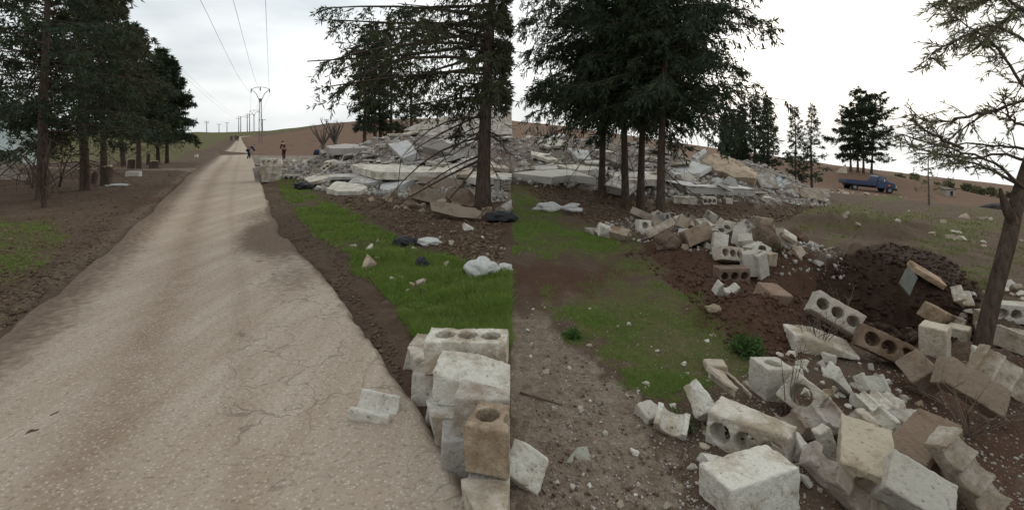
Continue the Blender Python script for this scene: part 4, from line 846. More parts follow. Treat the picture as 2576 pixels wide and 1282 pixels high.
scatter(CH, 'stone', 'stone', 'stone', 'brown stones below the left heap', [(1000, 495), (1280, 505), (1280, 560), (1100, 550), (920, 510)], 30, (.15, .5), 15, [(.30, .24, .18), (.36, .28, .21), TAN_C], -1)
scatter(CH, 'stone', 'field stone', 'stone', 'stones in the olive field', [(2000, 530), (2570, 520), (2570, 640), (2300, 600), (2050, 580)], 26, (.12, .4), 16, [WHITE_C, PALE_C, TAN_C], 1)
scatter(CH, 'stone', 'slope stone', 'stone', 'stones on the slope by the truck', [(2080, 440), (2300, 462), (2420, 480), (2300, 500), (2080, 485)], 30, (.2, .6), 17, [(.42, .34, .28), PALE_C, TAN_C], 1)
def debris(name, label, poly, n, size, seed, mat, side, lift=.3, flat=.7, group=None):
    X, Yo = sample(poly, n, seed, side); rng_ = np.random.default_rng(seed+99); n = len(X); Z = G(X, Yo)
    cube = np.array([(x, y, z) for x in (-.5, .5) for y in (-.5, .5) for z in (-.5, .5)]); fc = np.array([(0, 1, 3, 2), (4, 6, 7, 5), (0, 4, 5, 1), (2, 3, 7, 6), (0, 2, 6, 4), (1, 5, 7, 3)])
    s_ = size[0]*(size[1]/size[0])**(rng_.uniform(size=n)**2); V = cube[None]*(1+rng_.normal(size=(n, 8, 3))*.22); V[..., 2] *= flat
    q = rng_.normal(size=(n, 4)); q[:, 1:3] *= .45 if flat < .5 else 1; q /= np.linalg.norm(q, axis=1)[:, None]; w, a, b_, c_ = q.T
    Rm = np.stack([1-2*(b_*b_+c_*c_), 2*(a*b_-c_*w), 2*(a*c_+b_*w), 2*(a*b_+c_*w), 1-2*(a*a+c_*c_), 2*(b_*c_-a*w), 2*(a*c_-b_*w), 2*(b_*c_+a*w), 1-2*(a*a+b_*b_)], -1).reshape(n, 3, 3)
    V = np.einsum('nij,nkj->nki', Rm, V*s_[:, None, None])+np.stack([X, Yo, Z+s_*lift], -1)[:, None]
    Fc = (np.arange(n)*8)[:, None, None]+fc[None]
    o = link(name, npmesh(name, V.reshape(-1, 3), Fc.reshape(-1, 4)), mat); tag(o, label, 'debris', kind='stuff'); return o
debris('rubble_debris', 'fine pale broken concrete covering the left rubble heap', RUB_L, 6500, (.03, .14), 1, M_DEB, -1)
debris('rubble_debris', 'fine pale broken concrete covering the right rubble field', RUB_R, 6500, (.03, .14), 2, M_DEB, 1)
debris('rubble_debris', 'fine broken concrete along the knocked-down wall', RUBW, 2000, (.010, .06), 3, M_DEB, 1)
debris('gravel', 'fine pale crumbs of concrete among the foreground blocks', DUSTR, 1800, (.003, .014), 4, M_PEB, 1)
debris('gravel', 'tiny pale pebbles pressed into the bare soil at the bottom right of the roadside stack', [(1290, 760), (1700, 760), (1900, 960), (1800, 1300), (1290, 1300)], 1500, (.003, .011), 5, M_PEB, 1)
debris('gravel', 'crumbs of concrete and soil at the bottom right corner', RS2, 900, (.003, .014), 6, M_PEB, 1)
debris('soil_clods', 'loose dark soil clods in and around the crater', DSOIL, 3000, (.01, .06), 7, M_CLOD, 1)
debris('soil_clods', 'loose reddish clods around the knocked-down wall', RSOIL, 2600, (.008, .04), 8, M_CLODR, 1)
debris('soil_clods', 'dark clods and crumbs along the right edge of the road', [(600, 540), (700, 470), (770, 560), (880, 650), (900, 740), (1000, 880), (1010, 960), (900, 800), (800, 690), (640, 600)], 1500, (.005, .026), 9, M_CLODP, -1)
debris('soil_clods', 'loose crumbs of soil on the bare ground right of the roadside stack', PALE, 700, (.003, .018), 31, M_CLODP, 1, flat=.55, lift=.15)
debris('leaf_litter', 'brown leaf and bark litter under the trees on the left verge', [(0, 440), (200, 430), (480, 410), (520, 420), (400, 510), (250, 640), (0, 830)], 6000, (.006, .045), 10, M_LIT, -1, flat=.25, lift=.1)
debris('leaf_litter', 'brown litter and rubbish below the left rubble heap', [(800, 490), (1000, 495), (1288, 510), (1288, 690), (1100, 630), (950, 560), (820, 510)], 3500, (.01, .07), 11, M_LIT, -1, flat=.35, lift=.15)
debris('leaf_litter', 'dry brown litter in front of the right rubble field', [(1290, 450), (1500, 480), (1700, 505), (2050, 520), (1960, 560), (1700, 545), (1480, 560), (1350, 500)], 4500, (.012, .08), 12, M_LIT, 1, flat=.35, lift=.15)
debris('gravel', 'loose pale gravel and crumbs on the road', [(0, 900), (300, 640), (500, 430), (640, 430), (700, 560), (900, 830), (1180, 1282), (0, 1282)], 3000, (.003, .012), 14, M_PEB, -1, lift=1.2)
# ------------------------------------------------------------------ large slabs traced where they lie
def slab_px(name, label, pts, Yc, a, b_, th, color, cat='concrete plate', group=None, up=0, rough=.012, zc=None):
    """outline in photograph pixels on the plane z = z0 + a*dx + b_*dy through the outline's centre at distance Yc; real thickness th"""
    c_ = np.mean(np.array(pts, float), 0); out = []
    if Yc is not None and b_ < .55: Yc = hit(c_[0], c_[1], lift=th*.75+.04).y
    elif Yc is not None and b_ >= .8 and 'huge' not in label and 'tank' not in name: Yc = hit(c_[0], max(q[1] for q in pts)-2, lift=.05).y+.1
    C = at(c_[0], c_[1], Yc)
    for px, py in pts:
        dx = (px-CX)/FP; dz = -(py-Y0)/FP        # point t*(dx,1,dz)+cam on plane
        t_ = (C.z-CAMZ-a*C.x-b_*C.y)/(dz-a*dx-b_); out.append(Vector((dx*t_, t_, CAMZ+dz*t_)))
    nrm = Vector((-a, -b_, 1)).normalized(); n = len(out); lo = Vector((min(p.x for p in out), 0, 0))
    org = Vector((C.x, C.y, min(p.z for p in out)-th)); rnd = random.Random(int(abs(pts[0][0]*7+pts[0][1])))
    bm = bmesh.new(); tv = [bm.verts.new(p-org) for p in out]; bvv = [bm.verts.new(p-nrm*th*rnd.uniform(.9, 1.1)-org+Vector((rnd.gauss(0, .02), rnd.gauss(0, .02), 0))) for p in out]
    bm.faces.new(tv); bm.faces.new(bvv[::-1])
    for i in range(n): bm.faces.new((tv[i], bvv[i], bvv[(i+1) % n], tv[(i+1) % n]))
    bmesh.ops.recalc_face_normals(bm, faces=bm.faces[:]); bmesh.ops.triangulate(bm, faces=[f for f in bm.faces if len(f.verts) > 4])
    for k in range(3): bmesh.ops.subdivide_edges(bm, edges=[e_ for e_ in bm.edges if e_.calc_length() > .35], cuts=1, use_grid_fill=True)
    for v in bm.verts:
        q = mnoise.noise_vector((v.co+org)*2.3)*rough*1.6+mnoise.noise_vector((v.co+org)*7)*rough; v.co += q
    for v in bm.verts:
        if (v.co.x+org.x)*C.x < 0: v.co.x = -org.x+math.copysign(.012, C.x)
    o = link(name, bm_mesh(bm, name), M_CON, color=color); o.location = org; tag(o, label, cat, group); return o
LG = (.62, .63, .64)
GSL = 'large collapsed slabs'
slab_px('fallen_roof_plate', 'huge grey roof slab leaning up behind the left rubble heap', [(1015, 326), (1080, 300), (1205, 276), (1287, 266), (1287, 336), (1180, 344), (1085, 346)], 21.6, .12, .85, .22, (.52, .50, .47), up=0)
slab_px('concrete_beam', 'thick grey concrete beam sloping down to the big conifer trunk', [(1070, 345), (1210, 381), (1212, 404), (1200, 402), (1062, 368)], 20.5, -.12, 1.6, .45, (.40, .38, .35), cat='beam')
slab_px('concrete_plate', 'thick grey slab tipped up on the left rubble heap', [(976, 362), (1027, 352), (1050, 382), (1013, 398)], 19.2, .25, .45, .24, LG)
slab_px('concrete_plate', 'long thin white slab lying flat across the middle of the left heap', [(882, 415), (918, 408), (1040, 417), (1142, 424), (1150, 432), (1060, 434), (943, 432)], 18.2, 0, .05, .22, WHITE_C)
slab_px('concrete_plate', 'white slab broken into steps left of the brown wall pieces', [(876, 458), (907, 430), (966, 435), (962, 452), (930, 460)], 16.6, .06, .10, .16, LG)
slab_px('concrete_plate', 'big smooth white slab sloping toward the camera with a lifted right corner', [(958, 464), (1000, 446), (1072, 431), (1052, 446), (980, 478), (955, 474)], 15.9, .16, .10, .17, LG)
slab_px('concrete_plate', 'ragged white slab at the front left of the left heap', [(822, 474), (845, 455), (900, 462), (924, 470), (905, 480), (850, 482)], 15.2, 0, .08, .15, WHITE_C)
slab_px('concrete_plate', 'thin white plate at the left tip of the left heap', [(765, 448), (800, 437), (846, 428), (850, 437), (800, 455), (778, 458)], 17.2, .04, .06, .10, WHITE_C)
slab_px('concrete_plate', 'white slab passing behind the big conifer trunk', [(1150, 428), (1215, 432), (1287, 436), (1287, 446), (1200, 448), (1160, 440)], 17, 0, .04, .2, WHITE_C)
slab_px('concrete_plate', 'pale grey strip of slab on top of the low rubble by the pollarded trees', [(820, 367), (868, 361), (930, 366), (925, 372), (830, 374)], 27, 0, .05, .25, (.5, .48, .45))
slab_px('concrete_plate', 'small white slab high on the heap in front of the roof slab', [(1110, 350), (1180, 346), (1200, 358), (1130, 362)], 22.5, 0, .2, .18, LG)
slab_px('masonry_piece', 'brown toppled wall piece at the foot of the left heap', [(1030, 468), (1052, 464), (1128, 484), (1120, 500), (1100, 512), (1033, 497)], 14.2, .05, 2.2, .25, (.34, .28, .22), cat='masonry')
slab_px('masonry_piece', 'long brown wall footing running to the foot of the big conifer', [(1082, 510), (1110, 506), (1210, 530), (1208, 552), (1150, 545), (1085, 528)], 12.2, -.02, 2.2, .22, (.32, .26, .20), cat='masonry')
slab_px('masonry_piece', 'brown block of masonry above the toppled wall piece', [(1052, 444), (1130, 446), (1165, 452), (1160, 468), (1100, 476), (1058, 462)], 15.6, 0, 1.2, .35, (.30, .24, .185), cat='masonry')
slab_px('masonry_piece', 'dark brown lump of masonry left of the big conifer trunk', [(1130, 470), (1180, 474), (1200, 500), (1190, 520), (1140, 512), (1122, 490)], 14, 0, 1.2, .3, (.26, .20, .155), cat='masonry')
slab_px('water_tank', 'grey concrete box with two holes right of the big conifer trunk', [(1246, 374), (1287, 372), (1287, 416), (1244, 414)], 18.5, 0, 6, .5, (.40, .39, .38), cat='tank')
slab_px('concrete_plate', 'tipped grey slab by the seam right of the big conifer trunk', [(1262, 520), (1287, 500), (1287, 522), (1275, 530)], 12.3, .2, .4, .15, (.5, .5, .5))
# right field
slab_px('concrete_plate', 'grey slab tipped up left of the four trunks', [(1426, 371), (1478, 377), (1487, 401), (1455, 399)], 22, .15, .5, .24, LG)
slab_px('concrete_beam', 'grey beam sloping down between the first and second conifer trunk', [(1520, 382), (1545, 384), (1610, 414), (1606, 430), (1585, 424), (1522, 396)], 19.5, -.15, 1.2, .4, (.40, .38, .36), cat='beam')
slab_px('concrete_plate', 'long white slab with a folded front at the left of the right field', [(1292, 436), (1345, 424), (1432, 427), (1500, 446), (1430, 440), (1390, 446), (1340, 440)], 16.4, 0, .08, .2, WHITE_C)
slab_px('concrete_plate', 'white plate on the left of the right field above the folded slab', [(1330, 424), (1350, 412), (1400, 415), (1405, 424), (1360, 428)], 18.5, 0, .1, .14, LG)
slab_px('concrete_plate', 'thin white slab strip behind the first conifer trunk', [(1380, 412), (1450, 414), (1530, 418), (1525, 426), (1460, 428)], 19, 0, .05, .18, WHITE_C)
slab_px('concrete_plate', 'big white flat slab seen between the middle trunks', [(1525, 432), (1600, 428), (1668, 436), (1660, 452), (1560, 452)], 17, 0, .05, .18, WHITE_C)
slab_px('concrete_plate', 'white slab sloping up behind the rightmost conifer trunk', [(1680, 425), (1740, 405), (1790, 418), (1760, 435), (1700, 440)], 20, .1, .2, .15, LG)
slab_px('concrete_plate', 'narrow slab thrust up behind the tan earth mound', [(1740, 392), (1772, 374), (1778, 380), (1752, 400)], 24, .3, .8, .2, LG)
slab_px('plaster_heap', 'tan plaster-covered heap at the right end of the rubble', [(1765, 402), (1800, 388), (1850, 398), (1905, 430), (1898, 450), (1850, 440), (1800, 420)], 21.5, -.1, .5, .5, (.46, .37, .28), cat='heap', rough=.07)
slab_px('concrete_plate', 'smooth grey slab tipped up at the right end of the rubble', [(1902, 442), (1925, 432), (1950, 440), (1962, 474), (1915, 470)], 19.5, 0, .9, .2, (.42, .42, .40))
slab_px('concrete_plate', 'rounded grey slab end left of the tipped grey one', [(1818, 456), (1832, 442), (1850, 450), (1858, 470), (1825, 468)], 18.3, 0, .9, .2, (.38, .38, .37))
slab_px('painted_panel', 'light blue painted panel at the right end of the rubble', [(1949, 448), (1962, 441), (1972, 462), (1978, 470), (1966, 474)], 19.3, .1, .9, .1, (.42, .52, .62), cat='panel')
slab_px('concrete_beam', 'stubby tan concrete beam end at the far right tip of the rubble', [(2013, 470), (2060, 474), (2077, 490), (2070, 505), (2015, 492)], 19, -.02, 1.3, .4, (.36, .31, .26), cat='beam')
# hollow-core roof slabs with rows of small square holes in their broken edge
def holed_slab(label, pA, pB, Y_A, Y_B, h, depth, rows, cols, lean=0):
    Y_A = hit(*pA, lift=.06).y; Y_B = hit(*pB, lift=.06).y
    if abs(Y_A-Y_B) > 1.2: Y_A = Y_B = min(Y_A, Y_B)
    A = at(*pA, Y_A); B_ = at(*pB, Y_B); ex = (B_-A); L = ex.length; ex.normalize(); up = Vector((0, lean, 1)).normalized(); ey = up.cross(ex).normalized()
    t = empty('hollow_core_plank', A); tag(t, label, 'concrete plank', 'hollow-core slabs'); mb = MB(); hv = MB(); cw = L/cols; ch = h/rows
    def P(u, v, d): return ex*u+up*v+ey*d
    for i in range(cols):
        for j in range(rows):
            u0, v0 = i*cw, j*ch; iu, iv = cw*.24, ch*.24
            o_ = [(u0, v0), (u0+cw, v0), (u0+cw, v0+ch), (u0, v0+ch)]; n_ = [(u0+iu, v0+iv), (u0+cw-iu, v0+iv), (u0+cw-iu, v0+ch-iv), (u0+iu, v0+ch-iv)]
            for k in range(4):
                mb.poly([P(*o_[k], 0), P(*o_[(k+1) % 4], 0), P(*n_[(k+1) % 4], 0), P(*n_[k], 0)]); mb.poly([P(*n_[k], 0), P(*n_[(k+1) % 4], 0), P(*n_[(k+1) % 4], .14), P(*n_[k], .14)])
            mb.poly([P(*q, .14) for q in n_])
    mb.build('holed_edge', M_CON, t, color=(.62, .61, .58))
    bo = MB(); bo.add([P(0, h+.002, -.02), P(L, h+.002, -.02), P(L*1.02, h+.03, depth), P(-.1, h+.03, depth*.9), P(0, h+.03, -.02), P(L, h+.03, -.02), P(L*1.02, h+.06, depth), P(-.1, h+.06, depth*.9)], [(0, 1, 2, 3), (4, 7, 6, 5), (0, 4, 5, 1), (1, 5, 6, 2), (2, 6, 7, 3), (3, 7, 4, 0)]); bo.build('top_skin', M_CON, t, color=LG)
    MB().add([P(0, 0, .15), P(L, 0, .15), P(L, 0, depth), P(0, 0, depth*.9), P(0, h, .15), P(L, h, .15), P(L, h, depth), P(0, h, depth*.9)], [(0, 3, 2, 1), (4, 5, 6, 7), (1, 2, 6, 5), (2, 3, 7, 6), (3, 0, 4, 7)]).build('core', M_CON, t, color=GREY_C)
holed_slab('long hollow-core slab with rows of square holes along its front edge, right of the trunks', (1728, 486), (1900, 494), 15.6, 16.4, .19, 1.5, 3, 34)
holed_slab('short hollow-core slab piece with square holes leaning between the middle trunks', (1578, 497), (1604, 475), 13.6, 14.2, .2, .7, 3, 7, -.4)
holed_slab('hollow-core slab piece with square holes seen behind the third trunk', (1588, 466), (1616, 464), 15.5, 15.5, .2, .6, 3, 6)
holed_slab('hollow-core slab end with square holes at the left of the seam beside the trunk', (1264, 478), (1285, 476), 14.5, 14.6, .26, .6, 3, 4)
# row of whole blocks in front of the long hollow slab
for i, px in enumerate([1712, 1740, 1782, 1830, 1866, 1884, 1902, 1925]):
    o = link('hollow_block', LB[6+i % 2] if i != 2 else LB[0], None, color=PALE_C); pose(o, px, 503+i*.6, (90 if i == 2 else 0, 0, -6+i*5), 0); tag(o, ('first', 'second', 'third', 'fourth', 'fifth', 'sixth', 'seventh', 'last')[i]+' pale block from the left, below the long hollow-core slab', 'block', 'blocks below the hollow-core slab')
# block pillar by the road and its neighbour
GPl = 'block pillar beside the road'
Pz = hit(677, 458)
def pillar(label, dx, dy, z, rot, me, col):
    o = link('hollow_block', me, None, color=col); o.scale = (1.45, 1.3, 1.25); o.rotation_euler = [R(a) for a in rot]; o.location = (Pz.x+dx, Pz.y+dy, Pz.z+z); tag(o, label, 'block', GPl)
pillar('bottom block of the small pillar beside the road', .05, .1, .13, (0, 0, 4), LB[6], PALE_C)
pillar('middle block of the small pillar beside the road', 0, .1, .385, (0, 0, -3), LB[6], PALE_C)
pillar('top block of the roadside pillar with three dark holes facing the camera', .02, .1, .64, (90, 0, 2), LB[0], WHITE_C)
pillar('narrow block leaning on the left of the roadside pillar', -.42, .2, .2, (10, 80, 20), LB[6], GREY_C)
pillar('low pale block just right of the roadside pillar', .68, .25, .10, (90, 0, 0), LB[2], PALE_C)
#PART4
# ------------------------------------------------------------------ grass and weeds
def blades(name, label, poly, n, seed, side, mat, h=(.03, .08), w=.006, maskkey=None, thr=.25):
    X, Yo = sample(poly, n, seed, side, .012); Z = land(X, Yo)+heaps(X, Yo); mk = masks(X, Yo, Z)
    rng_ = np.random.default_rng(seed+5); keep = mk[maskkey] > thr+rng_.uniform(-.3, .45, len(X)); keep &= fbm(X*1.5, Yo*1.5, seed, 5, .65) > -.06+rng_.normal(size=len(X))*.16
    X, Yo = X[keep], Yo[keep]; Z = G(X, Yo); n = len(X)
    hh = rng_.uniform(*h, n)*(1+.9*np.clip(fbm(X*3, Yo*3, seed+1, 3), -.6, 1)); ww = w*np.clip(Yo/5, .6, 4)
    a = rng_.uniform(0, 6.28, n); d = np.stack([np.cos(a), np.sin(a), 0*a], -1); ln = rng_.normal(size=(n, 2))*.55
    b0 = np.stack([X, Yo, Z-.005], -1); tip = b0+np.stack([ln[:, 0]*hh, ln[:, 1]*hh, hh], -1)
    V = np.stack([b0-d*ww[:, None]/2, b0+d*ww[:, None]/2, tip], 1)
    o = link(name, npmesh(name, V.reshape(-1, 3), np.arange(n*3).reshape(n, 3)), mat); tag(o, label, 'grass', kind='stuff')
blades('grass', 'bright green grass strip between the road and the left rubble', LAWN, 130000, 1, -1, M_GRASS, (.025, .07), .007, 'green')
blades('grass', 'green grass patch at the left edge under the verge trees', VERG, 16000, 2, -1, M_GRASSR, (.015, .045), .007, 'green', .45)
blades('grass', 'dull green grass left of the conifer row on the right', GR1, 40000, 3, 1, M_GRASSR, (.015, .04), .006, 'dull')
blades('grass', 'green grass patch in the middle of the right foreground', [(1300, 690), (1560, 680), (1720, 700), (1850, 790), (1940, 880), (1900, 980), (1720, 1040), (1580, 990), (1420, 900)], 80000, 4, 1, M_GRASSR, (.010, .034), .005, 'dull', .4)
blades('grass', 'thin olive grass in the field beyond the crater', OLIVE, 15000, 5, 1, M_GRASS2, (.03, .08), .010, 'dull')
def weed(px, py, Rr, n, label, seed, mat=None):
    rng_ = np.random.default_rng(seed); p = foot(px, py, .01); t = empty('weed_plant', p); tag(t, label, 'plant', 'leafy weeds')
    a = rng_.uniform(0, 6.28, n); el_ = rng_.uniform(.15, 1.3, n); r_ = Rr*rng_.uniform(.1, 1, n)
    D = np.stack([np.cos(a)*np.cos(el_), np.sin(a)*np.cos(el_), np.sin(el_)], -1); V, Fc = sprays(rng_, D*r_[:, None], D+rng_.normal(size=(n, 3))*.6, rng_.uniform(.02, .05, n), np.full(n, .018)); link('leaves', npmesh('leaves', V, Fc), mat or M_WEED, t)
    V, Fc = tubes_np([np.stack([np.zeros(3), D[i]*Rr*.8]) for i in range(10)], [np.array([.004, .002])]*10, 4); link('stems', npmesh('stems', V, Fc), M_TWIG, t)
weed(1880, 890, .16, 700, 'dark leafy weed at the corner of the grass beside the upright holed block', 1)
weed(1915, 625, .3, 600, 'dark leafy weed under the perched brown block', 2)
weed(1700, 1075, .10, 250, 'small weed beside the grey double fragment', 3)
weed(1850, 1110, .10, 200, 'small weed in the shade of the flat pale-topped block', 4)
weed(2060, 1090, .13, 350, 'low weed among the foreground blocks left of the speckled one', 5)
weed(1440, 850, .08, 150, 'small weed in the middle of the right foreground grass', 6)
def dry_twigs(px, py, H, n, label, seed, spread=.8):
    rng_ = np.random.default_rng(seed); p = foot(px, py, .01); t = empty('dry_twigs', p); tag(t, label, 'twigs', 'dry twig plants'); paths = []; rads = []
    for i in range(n):
        a = rng_.uniform(0, 6.28); s_ = rng_.uniform(.1, 1)*spread; P = np.array([[0, 0, -.02], [math.cos(a)*s_*.4*H, math.sin(a)*s_*.4*H, H*.5], [math.cos(a)*s_*H, math.sin(a)*s_*H, H*rng_.uniform(.6, 1)]])+rng_.normal(size=(3, 3))*.02; paths.append(P); rads.append(np.array([.004, .0028, .0014]))
        for q in range(3): e_ = P[1]+(P[2]-P[1])*rng_.uniform(0, .8); paths.append(np.stack([e_, e_+rng_.normal(size=3)*.09*H+np.array([0, 0, .12*H])])); rads.append(np.array([.002, .001]))
    V, Fc = tubes_np(paths, rads, 4); link('stems', npmesh('stems', V, Fc), M_TWIG, t)
dry_twigs(2055, 885, .42, 16, 'dry leafless twig plant in front of the wide white-topped block', 1)
dry_twigs(2130, 830, .4, 8, 'thin dry twigs on the near edge of the crater', 2)
dry_twigs(2440, 1100, .35, 14, 'dry twigs sprawling at the lower right under the propped block', 3, 1.5)
dry_twigs(1990, 1060, .5, 4, 'single tall dry stalk between the foreground blocks', 4, .3)
dry_twigs(2390, 720, .45, 5, 'few dry stalks at the far right rim of the crater', 5, 1.2)
def stick(pts, r, label, lift=.01):
    P = [hit(*q) for q in pts]; c_ = P[0]; mb = MB(); mb.tube([p-c_+Vector((0, 0, lift)) for p in P], [r*(1-.3*i/len(P)) for i in range(len(P))], 5); o = mb.build('stick', M_TWIG, None, c_, True); tag(o, label, 'stick', 'sticks lying about')
stick([(246, 770), (264, 773), (282, 780)], .011, 'short straight stick lying on the road', .03)
stick([(34, 908), (68, 903), (100, 880), (115, 855)], .004, 'thin bent wire lying on the left side of the road', .03)
stick([(690, 612), (730, 610), (782, 598)], .012, 'thin branch lying among the clods at the right road edge', .03)
stick([(520, 576), (545, 578), (560, 572)], .012, 'small twig lying on the road farther off', .03)
stick([(1308, 990), (1360, 1005), (1412, 1020)], .006, 'thin stick on the bare soil right of the roadside stack')
stick([(1712, 1180), (1722, 1150), (1728, 1120)], .004, 'upright straw stem by the foreground debris')
stick([(1050, 712), (1062, 730), (1066, 748)], .005, 'curved straw on the left grass strip')
M_DUNG = simple('dried_mud', (.10, .068, .045), 1, .3, 20, bs=.6, bd=.02)
def mudclod(px, py, d, label):
    bm = lump_bm((d, d*.8, .05), px); o = link('mud_clod', bm_mesh(bm, 'mud_clod'), M_DUNG); pose(o, px, py, (0, 0, px % 90), .03); tag(o, label, 'mud clod', 'mud clods on the road')
for (px, py, d, lab) in [(139, 1050, .10, 'larger dark mud clod on the left of the road'), (80, 1092, .085, 'smaller dark mud clod below the larger one'), (565, 531, .5, 'dark patch of mud clods across the road ahead'), (617, 578, .3, 'mud clod at the broken right road edge'), (655, 662, .16, 'mud clod at the road edge beside the lying branch'), (632, 459, .5, 'dark clod beside the roadside block pillar')]: mudclod(px, py, d, lab)
# ------------------------------------------------------------------ plastic sacks and bags
M_SACK = simple('white_plastic', (.60, .60, .57), .5, .15, 14, .4, bs=.8, bd=.04); M_BLACKB = simple('black_plastic', (.018, .018, .02), .4, .3, 14, .4, bs=.8, bd=.03); M_CLOTH = simple('dark_blue_cloth', (.03, .035, .05), .9, .3, 14)
def sack(name, label, px, py, dims, yaw, mat, seed, cat='sack', pinch=0):
    bm = bmesh.new(); bmesh.ops.create_icosphere(bm, subdivisions=4, radius=.5)
    for v in bm.verts:
        x = v.co.x; f = 1-pinch*math.exp(-((x-.08)/.12)**2); n_ = 1+.35*mnoise.noise(v.co*4+Vector((seed, 0, 0)))+.22*abs(mnoise.noise(v.co*11+Vector((0, seed, 0))))
        v.co = Vector((x*dims[0]*n_, v.co.y*dims[1]*n_*f, max(v.co.z, -.35)*dims[2]*n_*f))
    o = link(name, bm_mesh(bm, name), mat); o.data.polygons.foreach_set('use_smooth', np.ones(len(o.data.polygons), bool)); pose(o, px, py, (0, 0, yaw), 0, .02); tag(o, label, cat, 'plastic rubbish on the grass'); return o
sack('plastic_sack', 'white plastic sack lying on the left grass at the rubbish strip', 1212, 671, (.36, .26, .22), 10, M_SACK, 1)
sack('plastic_sack', 'white sack end beside the larger one, at the middle of the picture', 1270, 673, (.17, .16, .10), -10, M_SACK, 2)
sack('plastic_sack', 'flattened white sack on the far side of the left grass', 1078, 607, (.36, .22, .12), -18, M_SACK, 3)
sack('plastic_bag', 'black plastic bag beside the flattened white sack', 1018, 606, (.3, .2, .14), 0, M_BLACKB, 4, 'bag')
sack('plastic_bag', 'black plastic bag standing in the left grass', 1062, 660, (.14, .12, .14), 0, M_BLACKB, 5, 'bag')
sack('plastic_sack', 'long white sack pinched in the middle on the right grass', 1402, 521, (.95, .3, .24), -8, M_SACK, 6, pinch=.75)
sack('plastic_bag', 'black plastic bag on the brown litter near the big trunk', 1262, 545, (.5, .3, .22), 0, M_BLACKB, 7, 'bag')
sack('plastic_bag', 'black rag at the front edge of the left rubble heap', 765, 466, (.5, .3, .25), 0, M_BLACKB, 8, 'bag')
sack('cloth_bundle', 'dark blue cloth bundle on the low rubble left of the pale strip', 797, 383, (.75, .5, .7), 0, M_CLOTH, 9, 'bundle')
sack('cloth_bundle', 'black cloth bundle on the rubble at the left of the right field', 1330, 374, (.6, .5, .55), 0, M_BLACKB, 10, 'bundle')
sack('plastic_sack', 'torn pale sheet on the verge below the dark stump', 295, 465, (.6, .3, .08), 5, M_SACK, 11)
o = link('hollow_block', LB[6], None, color=WHITE_C); pose(o, 336, 438, (0, 0, 10)); o.scale = (1.2, 1.1, 1.1); tag(o, 'single white block lying on the left verge', 'block')
o = link('hollow_block', LB[7], None, color=WHITE_C); pose(o, 494, 394, (0, 80, 10)); o.scale = (1.4, 1.4, 1.4); tag(o, 'small white upright stone beyond the verge trees by the field', 'block')
# ------------------------------------------------------------------ low block wall and pale building at the left edge
M_PAINT = simple('pale_aqua_render', (.52, .60, .58), .9, .12, 3); M_DARKG = simple('dark_window', (.03, .035, .04), .3, .1, 5, .5, bs=0)
w0 = hit(66, 452); t = empty('block_wall', (w0.x, w0.y, w0.z-.03)); tag(t, 'low grey block wall at the far left behind the trunks', 'wall')
bwm = None
for r_ in range(5):
    for c_ in range(10):
        if r_ == 4 and c_ < 1: continue
        if bwm is None:
            bwm = MB().box((0, 0, 0), (.385, .19, .185)).me('block'); bwm.materials.append(M_CON)
        o = link('block', bwm, None, t, (-.4*c_-.2-(.2 if r_ % 2 else 0), .012*math.sin(c_*3+r_*5), .1+.2*r_), color=(.46, .42, .37))
b0 = at(40, 400, 30); b0.z = gz(b0.x, b0.y)-.05; t = empty('small_building', b0); tag(t, 'small pale aqua building behind the trees at the far left', 'building')
MB().box((-3, 1, 1.45), (6, 2, 2.9)).build('wall', M_PAINT, t); MB().box((-3, 1, 3.02), (6.5, 2.5, .22)).build('roof', M_CON, t, color=(.4, .39, .37))
dr_ = MB().box((-1.6, -.02, 1.05), (.95, .06, 2.1)).build('door', simple('grey_door', (.22, .24, .25), .6), t); MB().box((-1.25, -.07, 1.05), (.04, .05, .14)).build('handle', M_DARKG, dr_)
wi = MB().box((-3.9, -.015, 1.6), (1.2, .05, 1.0)).build('window', M_DARKG, t); MB().box((-3.9, -.06, 1.06), (1.4, .12, .06)).build('sill', M_CON, wi, color=PALE_C)
